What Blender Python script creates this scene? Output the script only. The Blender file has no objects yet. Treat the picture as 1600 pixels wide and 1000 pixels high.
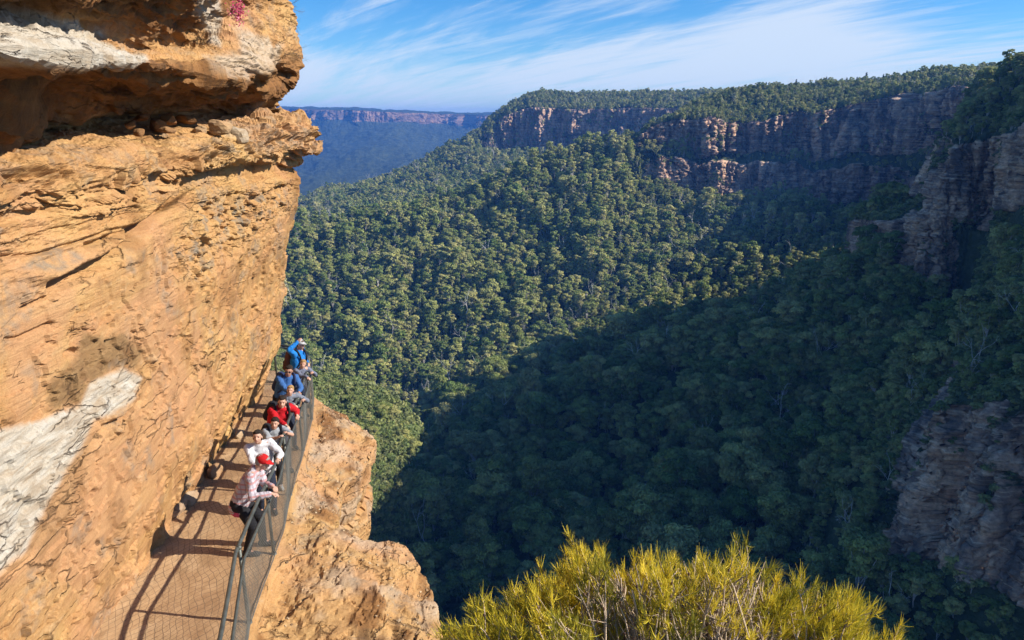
import bpy, math, random
import numpy as np
from mathutils import Vector, Matrix

random.seed(7)
RNG = np.random.default_rng(11)
S = bpy.context.scene
COL = S.collection

# ------------------------------------------------------------------ camera
FPX = 1142.0
PITCH = math.radians(15.4)
CP, SP = math.cos(PITCH), math.sin(PITCH)

def ray(px, py):
    u = (px - 800.0) / FPX
    v = (500.0 - py) / FPX
    return u, CP + v * SP, v * CP - SP

def P(px, py, Y):                       # point seen at (px,py) of the photo, Y metres ahead
    u, f, z = ray(px, py)
    t = Y / f
    return (u * t, Y, z * t)

def PX(px, py, X):                      # ... on the plane x = X
    u, f, z = ray(px, py)
    t = X / u
    return (X, f * t, z * t)

def PZ(px, py, Z):                      # ... on the plane z = Z
    u, f, z = ray(px, py)
    t = Z / z
    return (u * t, f * t, Z)

def proj(V):
    V = np.asarray(V, float)
    d = V[:, 1] * CP - V[:, 2] * SP
    up = V[:, 1] * SP + V[:, 2] * CP
    d = np.where(np.abs(d) < 1e-3, 1e-3, d)
    return 800 + FPX * V[:, 0] / d, 500 - FPX * up / d, d

# ------------------------------------------------------------------ noise
_r = np.random.default_rng(3)
_PERM = _r.permutation(512).astype(np.int64)
_PERM = np.concatenate([_PERM, _PERM, _PERM])
_G = _r.normal(size=(512, 3)); _G /= np.linalg.norm(_G, axis=1)[:, None]

def pn(p):
    p = np.asarray(p, float)
    i = np.floor(p).astype(np.int64); f = p - i
    w = f * f * f * (f * (f * 6 - 15) + 10)
    i &= 511
    out = np.zeros(len(p))
    for dx in (0, 1):
        wx = w[:, 0] if dx else 1 - w[:, 0]
        hx = _PERM[(i[:, 0] + dx) & 511]
        for dy in (0, 1):
            wy = w[:, 1] if dy else 1 - w[:, 1]
            hy = _PERM[(hx + i[:, 1] + dy) & 511]
            for dz in (0, 1):
                wz = w[:, 2] if dz else 1 - w[:, 2]
                h = _PERM[(hy + i[:, 2] + dz) & 511]
                g = _G[h]
                dot = g[:, 0] * (f[:, 0] - dx) + g[:, 1] * (f[:, 1] - dy) + g[:, 2] * (f[:, 2] - dz)
                out += wx * wy * wz * dot
    return out * 1.6

def fbm(p, o=4, g=0.5, l=2.03):
    a = 1.0; s = np.zeros(len(p)); q = np.array(p, float)
    for k in range(o):
        s += a * pn(q + 17.3 * k); a *= g; q = q * l
    return s

def ridged(p, o=4, g=0.5):
    a = 1.0; s = np.zeros(len(p)); q = np.array(p, float)
    for k in range(o):
        s += a * (1 - 2 * np.abs(pn(q + 9.1 * k))); a *= g; q = q * 2.03
    return s

def cell(p, seed=0):                     # 2D cellular: id value of the nearest cell, distance to border
    p = np.asarray(p, float)
    b = np.floor(p).astype(np.int64)
    d1 = np.full(len(p), 9.0); d2 = np.full(len(p), 9.0); idv = np.zeros(len(p))
    for dx in (-1, 0, 1):
        for dy in (-1, 0, 1):
            c = b + np.array([dx, dy])
            h = _PERM[(_PERM[(c[:, 0] + seed) & 511] + c[:, 1]) & 511]
            o = np.stack([(h * 0.6180339) % 1.0, (h * 0.7548776) % 1.0], 1)
            d = np.linalg.norm(c + o - p, axis=1)
            n = d < d1
            d2 = np.where(n, d1, np.minimum(d2, d)); d1 = np.where(n, d, d1)
            idv = np.where(n, (h * 0.3247179) % 1.0, idv)
    return idv, d2 - d1

def sstep(a, b, x):
    t = np.clip((x - a) / (b - a), 0, 1)
    return t * t * (3 - 2 * t)

def poly_in(poly, x, y):                 # soft inside test: signed distance, positive inside
    poly = np.array(poly, float); n = len(poly)
    ins = np.zeros(len(x), bool); dmin = np.full(len(x), 1e9)
    for k in range(n):
        x0, y0 = poly[k]; x1, y1 = poly[(k + 1) % n]
        c = ((y0 > y) != (y1 > y)) & (x < (x1 - x0) * (y - y0) / ((y1 - y0) + 1e-9) + x0)
        ins ^= c
        ex, ey = x1 - x0, y1 - y0
        t = np.clip(((x - x0) * ex + (y - y0) * ey) / (ex * ex + ey * ey + 1e-9), 0, 1)
        dmin = np.minimum(dmin, np.hypot(x - x0 - t * ex, y - y0 - t * ey))
    return np.where(ins, dmin, -dmin)

def line_d(pts, x, y):
    pts = np.array(pts, float); dmin = np.full(len(x), 1e9)
    for k in range(len(pts) - 1):
        x0, y0 = pts[k]; x1, y1 = pts[k + 1]; ex, ey = x1 - x0, y1 - y0
        t = np.clip(((x - x0) * ex + (y - y0) * ey) / (ex * ex + ey * ey), 0, 1)
        dmin = np.minimum(dmin, np.hypot(x - x0 - t * ex, y - y0 - t * ey))
    return dmin

# ------------------------------------------------------------------ mesh helpers
def mesh_np(name, V, F, smooth=True, mats=(), mat_idx=None, attrs=None):
    V = np.ascontiguousarray(V, dtype=np.float32); F = np.ascontiguousarray(F, dtype=np.int32)
    k = F.shape[1]
    me = bpy.data.meshes.new(name)
    me.vertices.add(len(V)); me.vertices.foreach_set('co', V.ravel())
    me.loops.add(F.size); me.loops.foreach_set('vertex_index', F.ravel())
    me.polygons.add(len(F))
    me.polygons.foreach_set('loop_start', np.arange(0, F.size, k, dtype=np.int32))
    me.polygons.foreach_set('loop_total', np.full(len(F), k, dtype=np.int32))
    me.polygons.foreach_set('use_smooth', np.full(len(F), bool(smooth)))
    for m in mats: me.materials.append(m)
    if mat_idx is not None: me.polygons.foreach_set('material_index', np.asarray(mat_idx, dtype=np.int32))
    if attrs:
        for an, av in attrs.items():
            a = me.attributes.new(an, 'FLOAT', 'POINT'); a.data.foreach_set('value', np.asarray(av, np.float32))
    me.update(calc_edges=True)
    return me

def obj(name, me, parent=None, label=None, cat=None, group=None, kind=None, loc=None):
    o = bpy.data.objects.new(name, me); COL.objects.link(o)
    if parent is not None: o.parent = parent
    tag(o, label, cat, group, kind)
    if loc is not None: o.location = loc
    return o

def tag(o, label=None, cat=None, group=None, kind=None):
    if label: o['label'] = label
    if cat: o['category'] = cat
    if group: o['group'] = group
    if kind: o['kind'] = kind
    return o

def empty(name, loc, label=None, cat=None, group=None, rz=0):
    o = bpy.data.objects.new(name, None); COL.objects.link(o); o.location = loc; o.rotation_euler = (0, 0, rz)
    o.empty_display_size = 0.2
    return tag(o, label, cat, group)

def grid_faces(nr, nc):
    i = np.arange(nr - 1)[:, None] * nc + np.arange(nc - 1)[None, :]
    return np.stack([i, i + 1, i + nc + 1, i + nc], -1).reshape(-1, 4)

class MB:                                 # collects closed shapes into one mesh
    def __init__(s): s.V = []; s.Q = []; s.n = 0
    def add(s, V, Q):
        s.V.append(np.asarray(V, float)); s.Q.append(np.asarray(Q) + s.n); s.n += len(V)
    def tube(s, pts, rad, seg=8, cap=True):
        pts = np.asarray(pts, float); n = len(pts)
        rad = np.broadcast_to(np.asarray(rad, float), (n,))
        T = np.gradient(pts, axis=0); T /= np.linalg.norm(T, axis=1)[:, None] + 1e-12
        ref = np.array([0, 0, 1.0]) if abs(T[0, 2]) < 0.9 else np.array([1.0, 0, 0])
        V = []
        for k in range(n):
            a = np.cross(T[k], ref); na = np.linalg.norm(a)
            if na < 1e-4: a = np.cross(T[k], [0, 1.0, 0]); na = np.linalg.norm(a)
            a /= na; b = np.cross(a, T[k])
            th = np.arange(seg) / seg * 2 * math.pi
            V.append(pts[k] + rad[k] * (np.cos(th)[:, None] * a + np.sin(th)[:, None] * b))
        V = np.concatenate(V)
        Q = []
        for k in range(n - 1):
            for j in range(seg):
                j2 = (j + 1) % seg
                Q.append((k * seg + j, k * seg + j2, (k + 1) * seg + j2, (k + 1) * seg + j))
        if cap:
            V = np.concatenate([V, pts[:1], pts[-1:]]); c0 = n * seg; c1 = c0 + 1
            for j in range(0, seg, 2):
                Q.append((c0, (j + 2) % seg, j + 1, j)); e = (n - 1) * seg
                Q.append((c1, e + j, e + j + 1, e + (j + 2) % seg))
        s.add(V, np.array(Q))
    def cone(s, p0, r0, p1, r1, seg=12, squash=None):   # capsule with round ends
        p0 = np.array(p0, float); p1 = np.array(p1, float)
        d = p1 - p0; L = np.linalg.norm(d) + 1e-9; d = d / L
        ks = [math.radians(a) for a in (-84, -55, -28, 0)]
        pts = [p0 + d * r0 * math.sin(a) for a in ks] + [p1 + d * r1 * math.sin(-a) for a in reversed(ks)]
        rr = [r0 * math.cos(a) for a in ks] + [r1 * math.cos(a) for a in reversed(ks)]
        s.tube(np.array(pts), np.array(rr), seg)
        if squash is not None:                            # squash = (axis vector, factor) about the p0-p1 line
            ax, f = squash; ax = np.array(ax, float); ax /= np.linalg.norm(ax)
            V = s.V[-1]; c = p0
            off = (V - c) @ ax
            base = ((V - c) @ d) * (d @ ax)
            V += ((off - base) * (f - 1))[:, None] * ax
    def ball(s, c, r, seg=12, rings=8):
        c = np.array(c, float); r = np.broadcast_to(np.array(r, float), (3,))
        V = [];
        for i in range(rings + 1):
            a = math.pi * (i + 0.02) / (rings + 0.04)
            for j in range(seg):
                b = 2 * math.pi * j / seg
                V.append(c + r * np.array([math.sin(a) * math.cos(b), math.sin(a) * math.sin(b), math.cos(a)]))
        Q = []
        for i in range(rings):
            for j in range(seg):
                j2 = (j + 1) % seg
                Q.append((i * seg + j, (i + 1) * seg + j, (i + 1) * seg + j2, i * seg + j2))
        for j in range(0, seg - 2, 2):
            Q.append((0, j + 1, j + 2, (j + 3) % seg if j + 3 < seg else 0)) if j + 3 < seg else None
        e = rings * seg
        for j in range(0, seg - 2, 2):
            if j + 3 < seg: Q.append((e, e + j + 3, e + j + 2, e + j + 1))
        s.add(np.array(V), np.array(Q))
    def box(s, c, h, R=None):
        c = np.array(c, float); h = np.array(h, float)
        v = np.array([(x, y, z) for x in (-1, 1) for y in (-1, 1) for z in (-1, 1)], float) * h
        if R is not None: v = v @ np.array(R).T
        s.add(v + c, np.array([(0, 1, 3, 2), (4, 6, 7, 5), (0, 4, 5, 1), (2, 3, 7, 6), (0, 2, 6, 4), (1, 5, 7, 3)]))
    def mesh(s, name, mat, smooth=True):
        return mesh_np(name, np.concatenate(s.V), np.concatenate(s.Q), smooth, [mat])

# ------------------------------------------------------------------ materials
class NT:
    def __init__(s, name):
        s.m = bpy.data.materials.new(name); s.m.use_nodes = True
        s.t = s.m.node_tree; s.N = s.t.nodes; s.L = s.t.links
        s.b = s.N['Principled BSDF']; s.b.inputs['Roughness'].default_value = 0.85
        s.b.inputs['Specular IOR Level'].default_value = 0.25
    def n(s, typ, **kw):
        x = s.N.new(typ)
        for k, v in kw.items():
            if k.startswith('_'): setattr(x, k[1:], v)
            else: x.inputs[k.replace('_', ' ')].default_value = v
        return x
    def l(s, a, b): s.L.new(a, b); return b
    def noise(s, vec, scale, detail=6, rough=0.55, dist=0.0):
        x = s.n('ShaderNodeTexNoise', Scale=scale, Detail=detail, Roughness=rough, Distortion=dist)
        if vec is not None: s.l(vec, x.inputs['Vector'])
        return x.outputs['Fac']
    def pos(s, scale=(1, 1, 1), rot=(0, 0, 0), objspace=False):
        if objspace: g = s.n('ShaderNodeTexCoord').outputs['Object']
        else: g = s.n('ShaderNodeNewGeometry').outputs['Position']
        mp = s.n('ShaderNodeMapping'); mp.inputs['Scale'].default_value = scale; mp.inputs['Rotation'].default_value = rot
        s.l(g, mp.inputs['Vector']); return mp.outputs['Vector']
    def ramp(s, fac, stops, interp='LINEAR'):
        r = s.n('ShaderNodeValToRGB'); r.color_ramp.interpolation = interp
        e = r.color_ramp.elements
        while len(e) < len(stops): e.new(0.5)
        for i, (p, c) in enumerate(stops):
            e[i].position = p; e[i].color = (*c, 1) if len(c) == 3 else c
        s.l(fac, r.inputs['Fac']); return r.outputs['Color']
    def mix(s, fac, a, b, mode='MIX'):
        x = s.n('ShaderNodeMix'); x.data_type = 'RGBA'; x.blend_type = mode
        for sock, val in ((x.inputs[0], fac), (x.inputs[6], a), (x.inputs[7], b)):
            if hasattr(val, 'is_output'): s.l(val, sock)
            elif isinstance(val, tuple): sock.default_value = (*val, 1)
            else: sock.default_value = val
        return x.outputs[2]
    def math(s, op, a, b=0.0, c=None):
        x = s.n('ShaderNodeMath'); x.operation = op
        for i, val in enumerate((a, b) if c is None else (a, b, c)):
            if hasattr(val, 'is_output'): s.l(val, x.inputs[i])
            else: x.inputs[i].default_value = val
        return x.outputs[0]
    def attr(s, name, typ='GEOMETRY'):
        x = s.n('ShaderNodeAttribute'); x.attribute_name = name; x.attribute_type = typ; return x.outputs['Fac']
    def color(s, c):
        if hasattr(c, 'is_output'): s.l(c, s.b.inputs['Base Color'])
        else: s.b.inputs['Base Color'].default_value = (*c, 1)
        return s
    def bump(s, h, strength=0.5, dist=0.1, prev=None):
        x = s.n('ShaderNodeBump'); x.inputs['Strength'].default_value = strength; x.inputs['Distance'].default_value = dist
        s.l(h, x.inputs['Height'])
        if prev is not None: s.l(prev, x.inputs['Normal'])
        s.l(x.outputs['Normal'], s.b.inputs['Normal']); return x.outputs['Normal']

def simple(name, c, rough=0.8, var=0.15, scale=20, metal=0.0, bump=0.0):
    t = NT(name); v = t.pos(objspace=True)
    n = t.noise(v, scale, 4)
    c = tuple(c)
    t.color(t.ramp(n, [(0.3, tuple(x * (1 - var) for x in c)), (0.7, tuple(min(1, x * (1 + var)) for x in c))]))
    t.b.inputs['Roughness'].default_value = rough; t.b.inputs['Metallic'].default_value = metal
    if bump: t.bump(t.noise(v, scale * 2, 5), 0.6, bump)
    return t.m

def make_sandstone():
    t = NT('sandstone'); p = t.pos()
    strat = t.pos((0.45, 0.45, 5.0), (0.10, 0.02, 0))
    vert = t.pos((2.2, 2.2, 0.35))
    big = t.noise(t.pos((1, 1, 1.6)), 0.55, 5, 0.6, 0.6)
    c = t.ramp(big, [(0.28, (0.47, 0.205, 0.065)), (0.42, (0.58, 0.285, 0.095)), (0.55, (0.64, 0.355, 0.125)), (0.72, (0.68, 0.43, 0.17))])
    s1 = t.noise(strat, 2.2, 7, 0.62, 0.25)
    c = t.mix(0.55, c, t.ramp(s1, [(0.3, (0.34, 0.155, 0.05)), (0.46, (0.58, 0.30, 0.105)), (0.62, (0.70, 0.42, 0.16)), (0.8, (0.78, 0.57, 0.29))]))
    st = t.noise(vert, 1.3, 6, 0.6, 0.4)
    c = t.mix(t.math('MULTIPLY', t.ramp(st, [(0.56, (0, 0, 0)), (0.72, (1, 1, 1))]), 0.35), c, (0.50, 0.21, 0.07))
    spk = t.noise(p, 26, 5, 0.7)
    c = t.mix(0.22, c, t.ramp(spk, [(0.35, (0.36, 0.2, 0.1)), (0.6, (0.82, 0.58, 0.33))]))
    pale = t.noise(t.pos((1.2, 1.2, 2.0)), 1.6, 6, 0.65, 0.5)
    c = t.mix(t.math('MULTIPLY', t.ramp(pale, [(0.58, (0, 0, 0)), (0.75, (1, 1, 1))]), 0.5), c, (0.72, 0.58, 0.38))
    hv = t.noise(t.pos((1, 1, 1)), 0.42, 4, 0.55, 0.8)
    c = t.mix(t.math('MULTIPLY', t.ramp(hv, [(0.47, (0, 0, 0)), (0.60, (1, 1, 1))]), 0.45), c, (0.62, 0.33, 0.19))
    c = t.mix(t.math('MULTIPLY', t.ramp(hv, [(0.30, (1, 1, 1)), (0.44, (0, 0, 0))]), 0.40), c, (0.74, 0.50, 0.19))
    ws = t.noise(t.pos((3.2, 3.2, 0.22)), 1.0, 5, 0.6, 0.3)
    c = t.mix(t.math('MULTIPLY', t.ramp(ws, [(0.60, (0, 0, 0)), (0.74, (1, 1, 1))]), 0.40), c, (0.26, 0.16, 0.085))
    # regions of their own colour, and soffit shade put into the colour
    wn = t.noise(t.pos((1.0, 1.0, 4.0)), 2.5, 7, 0.65, 0.6)
    white = t.ramp(wn, [(0.3, (0.46, 0.36, 0.25)), (0.5, (0.60, 0.54, 0.45)), (0.7, (0.68, 0.66, 0.60))])
    c = t.mix(t.attr('white'), c, white)
    bn = t.noise(t.pos((1.5, 1.5, 3)), 3, 6, 0.6, 0.5)
    c = t.mix(t.attr('brown'), c, t.ramp(bn, [(0.3, (0.20, 0.105, 0.045)), (0.6, (0.36, 0.22, 0.10))]))
    gn = t.noise(p, 5, 6, 0.65)
    c = t.mix(t.math('MULTIPLY', t.attr('grey'), t.ramp(gn, [(0.4, (0, 0, 0)), (0.6, (1, 1, 1))])), c, (0.27, 0.25, 0.21))
    c = t.mix(t.attr('rust_shade'), c, t.ramp(t.noise(p, 2.2, 7, 0.65, 0.5), [(0.35, (0.10, 0.045, 0.018)), (0.5, (0.24, 0.10, 0.03)), (0.65, (0.38, 0.18, 0.06))]))  # rusty stains; tones darkened to paint shade under the overhangs
    # dark lichen specks
    lk = t.noise(p, 9, 8, 0.75)
    c = t.mix(t.math('MULTIPLY', t.ramp(lk, [(0.63, (0, 0, 0)), (0.68, (1, 1, 1))]), 0.5), c, (0.17, 0.11, 0.065))
    def cracks(scale3, sc, width, maskscale, lo, hi):
        nz_ = t.n('ShaderNodeTexNoise', Scale=2.4, Detail=6.0, Roughness=0.62); t.l(p, nz_.inputs['Vector'])
        vm = t.n('ShaderNodeVectorMath'); vm.operation = 'MULTIPLY_ADD'; t.l(nz_.outputs['Color'], vm.inputs[0]); vm.inputs[1].default_value = (0.30, 0.30, 0.22); t.l(p, vm.inputs[2])
        mp = t.n('ShaderNodeMapping'); mp.inputs['Scale'].default_value = scale3; mp.inputs['Rotation'].default_value = (0.16, 0.0, 0.0); t.l(vm.outputs[0], mp.inputs['Vector'])
        vo = t.n('ShaderNodeTexVoronoi', Scale=sc); vo.feature = 'DISTANCE_TO_EDGE'; t.l(mp.outputs[0], vo.inputs['Vector'])
        ln = t.ramp(vo.outputs['Distance'], [(0.0, (1, 1, 1)), (width, (0, 0, 0))])
        mk = t.ramp(t.noise(p, maskscale, 4, 0.6), [(lo, (0, 0, 0)), (hi, (1, 1, 1))])
        return t.math('MULTIPLY', ln, mk)
    ck = t.math('MAXIMUM', cracks((0.6, 0.6, 2.6), 1.3, 0.022, 0.9, 0.51, 0.58), cracks((0.7, 0.7, 5.5), 2.6, 0.030, 1.4, 0.56, 0.64))
    c = t.mix(t.math('MULTIPLY', ck, 0.55), c, (0.17, 0.09, 0.04))
    sand = t.noise(p, 55, 4, 0.75)
    c = t.mix(0.5, c, t.ramp(sand, [(0.35, (0.72, 0.70, 0.66)), (0.5, (1, 1, 1)), (0.65, (1.22, 1.2, 1.16))]), 'MULTIPLY')
    c = t.mix(1.0, c, (0.63, 0.625, 0.605), 'MULTIPLY')
    t.color(c); t.b.inputs['Roughness'].default_value = 0.92
    h1 = t.noise(strat, 6, 8, 0.65, 0.3); h2 = t.noise(p, 14, 8, 0.68)
    rg = t.n('ShaderNodeTexNoise', Scale=3.2, Detail=8.0, Roughness=0.6); rg.noise_type = 'RIDGED_MULTIFRACTAL'; rg.normalize = True
    t.l(t.pos((1, 1, 2.2)), rg.inputs['Vector'])
    nrm = t.bump(h1, 0.5, 0.05)
    nrm = t.bump(rg.outputs['Fac'], 0.35, 0.05, nrm)
    nrm = t.bump(h2, 0.30, 0.018, nrm)
    t.bump(t.math('SUBTRACT', 1.0, ck), 0.9, 0.04, nrm)
    return t.m

def make_hillrock():
    t = NT('cliff_and_forest_floor'); p = t.pos()
    band = t.noise(t.pos((0.010, 0.010, 0.22)), 1.0, 8, 0.62, 0.3)
    streak = t.noise(t.pos((0.09, 0.09, 0.012)), 1.0, 6, 0.6, 0.3)
    big = t.noise(t.pos((0.012, 0.012, 0.02)), 1.0, 5, 0.6, 0.3)
    rock = t.ramp(big, [(0.32, (0.22, 0.16, 0.125)), (0.45, (0.48, 0.30, 0.19)), (0.56, (0.72, 0.42, 0.23)), (0.72, (0.60, 0.49, 0.40))])
    rock = t.mix(0.5, rock, t.ramp(band, [(0.3, (0.11, 0.08, 0.07)), (0.5, (0.44, 0.29, 0.20)), (0.7, (0.65, 0.50, 0.38))]))
    rock = t.mix(t.ramp(streak, [(0.44, (0, 0, 0)), (0.62, (0.85, 0.85, 0.85))]), rock, (0.085, 0.075, 0.07))
    gr = t.noise(p, 0.22, 8, 0.7)
    green = t.ramp(gr, [(0.3, (0.022, 0.032, 0.012)), (0.5, (0.045, 0.06, 0.022)), (0.7, (0.085, 0.095, 0.04))])
    vg = t.noise(t.pos((0.03, 0.03, 0.07)), 1.0, 8, 0.7)
    m = t.math('ADD', t.attr('rock'), t.math('MULTIPLY', t.math('SUBTRACT', vg, 0.5), 1.7))
    mk = t.ramp(m, [(0.47, (0, 0, 0)), (0.55, (1, 1, 1))])
    lay = t.noise(t.pos((0.02, 0.02, 0.75)), 1.0, 5, 0.7, 0.15)
    rock = t.mix(t.math('MULTIPLY', t.ramp(lay, [(0.36, (1, 1, 1)), (0.44, (0, 0, 0))]), 0.75), rock, (0.06, 0.05, 0.045))
    rock = t.mix(t.math('MULTIPLY', t.ramp(lay, [(0.56, (0, 0, 0)), (0.62, (1, 1, 1))]), 0.5), rock, (0.74, 0.55, 0.38))
    fine = t.noise(t.pos((1, 1, 1.6)), 0.55, 9, 0.68, 0.4); crk = t.n('ShaderNodeTexNoise', Scale=0.16, Detail=9.0, Roughness=0.62); crk.noise_type = 'RIDGED_MULTIFRACTAL'; crk.normalize = True
    t.l(t.pos((1.2, 1.2, 0.8)), crk.inputs['Vector'])
    rock = t.mix(0.75, rock, t.ramp(fine, [(0.32, (0.38, 0.36, 0.36)), (0.5, (1.0, 1.0, 1.0)), (0.68, (1.5, 1.45, 1.4))]), 'MULTIPLY')
    t.color(t.mix(mk, green, rock)); t.b.inputs['Roughness'].default_value = 0.95
    nrm = t.bump(band, 0.7, 2.5); nrm = t.bump(crk.outputs['Fac'], 0.8, 1.6, nrm); nrm = t.bump(fine, 0.8, 0.8, nrm); t.bump(gr, 0.4, 2.0, nrm)
    return t.m

def make_farforest():
    t = NT('far_escarpment'); p = t.pos()
    g = t.noise(p, 0.03, 8, 0.75)
    green = t.ramp(g, [(0.35, (0.012, 0.02, 0.008)), (0.5, (0.04, 0.055, 0.02)), (0.66, (0.085, 0.10, 0.04))])
    b = t.noise(t.pos((0.004, 0.004, 0.03)), 1.0, 6, 0.6)
    rock = t.ramp(b, [(0.4, (0.10, 0.075, 0.06)), (0.6, (0.36, 0.22, 0.13))])
    m = t.math('ADD', t.attr('rock'), t.math('MULTIPLY', t.math('SUBTRACT', t.noise(t.pos((0.006, 0.006, 0.006)), 1.0, 6, 0.65), 0.5), 1.8))
    t.color(t.mix(t.ramp(m, [(0.5, (0, 0, 0)), (0.58, (1, 1, 1))]), green, rock))
    t.bump(g, 1.0, 18.0)
    return t.m

def make_leaf(name, lo, mid, hi, trans=0.32):
    t = NT(name)
    oi = t.n('ShaderNodeObjectInfo').outputs['Random']
    lf = t.attr('leaf')
    c = t.ramp(oi, [(0.0, lo), (0.45, mid), (0.8, hi), (1.0, mid)])
    c = t.mix(0.7, c, t.ramp(lf, [(0.0, (0.35, 0.38, 0.35)), (0.5, (0.95, 0.95, 0.95)), (1.0, (1.7, 1.6, 1.4))]), 'MULTIPLY')
    t.color(c); t.b.inputs['Roughness'].default_value = 0.55; t.b.inputs['Specular IOR Level'].default_value = 0.35
    tr = t.n('ShaderNodeBsdfTranslucent'); t.l(c, tr.inputs['Color'])
    mx = t.n('ShaderNodeMixShader'); mx.inputs[0].default_value = trans
    t.l(t.b.outputs[0], mx.inputs[1]); t.l(tr.outputs[0], mx.inputs[2])
    t.l(mx.outputs[0], t.N['Material Output'].inputs['Surface'])
    return t.m

M = {}
M['stone'] = make_sandstone()
M['hill'] = make_hillrock()
M['far'] = make_farforest()
M['leaf'] = make_leaf('gum_leaves', (0.12, 0.19, 0.035), (0.29, 0.33, 0.085), (0.45, 0.43, 0.16))
M['bush'] = make_leaf('scrub_leaves', (0.12, 0.17, 0.045), (0.19, 0.23, 0.07), (0.26, 0.27, 0.10))
M['pine'] = make_leaf('pine_needles', (0.02, 0.045, 0.018), (0.028, 0.055, 0.02), (0.04, 0.07, 0.028), 0.1)
M['bark'] = simple('pale_bark', (0.50, 0.46, 0.40), 0.8, 0.35, 2.0)
M['darkbark'] = simple('dark_bark', (0.14, 0.10, 0.075), 0.9, 0.3, 3.0)
M['deadwood'] = simple('bleached_wood', (0.66, 0.63, 0.58), 0.8, 0.2, 3.0)
#SECTION_SPLIT
# ------------------------------------------------------------------ sun, sky, camera
EL = math.radians(34.0)
AZX = math.atan2(-0.14, 1.0)                       # the sun stands to the right, a little behind the camera
SUN = Vector((math.cos(EL) * math.cos(AZX), math.cos(EL) * math.sin(AZX), math.sin(EL)))
ld = bpy.data.lights.new('sun', 'SUN'); ld.energy = 5.0; ld.angle = math.radians(0.5); ld.color = (1.0, 0.93, 0.82)
lo = bpy.data.objects.new('sun', ld); COL.objects.link(lo)
lo.rotation_euler = (-SUN).to_track_quat('-Z', 'Y').to_euler(); lo.location = (50, -20, 60)

cam = bpy.data.cameras.new('camera'); co = bpy.data.objects.new('camera', cam); COL.objects.link(co)
cam.sensor_width = 36; cam.lens = FPX / 1600 * 36; cam.clip_start = 0.05; cam.clip_end = 60000
co.location = (0, 0, 0); co.rotation_euler = (math.pi / 2 - PITCH, 0, 0); S.camera = co

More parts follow.
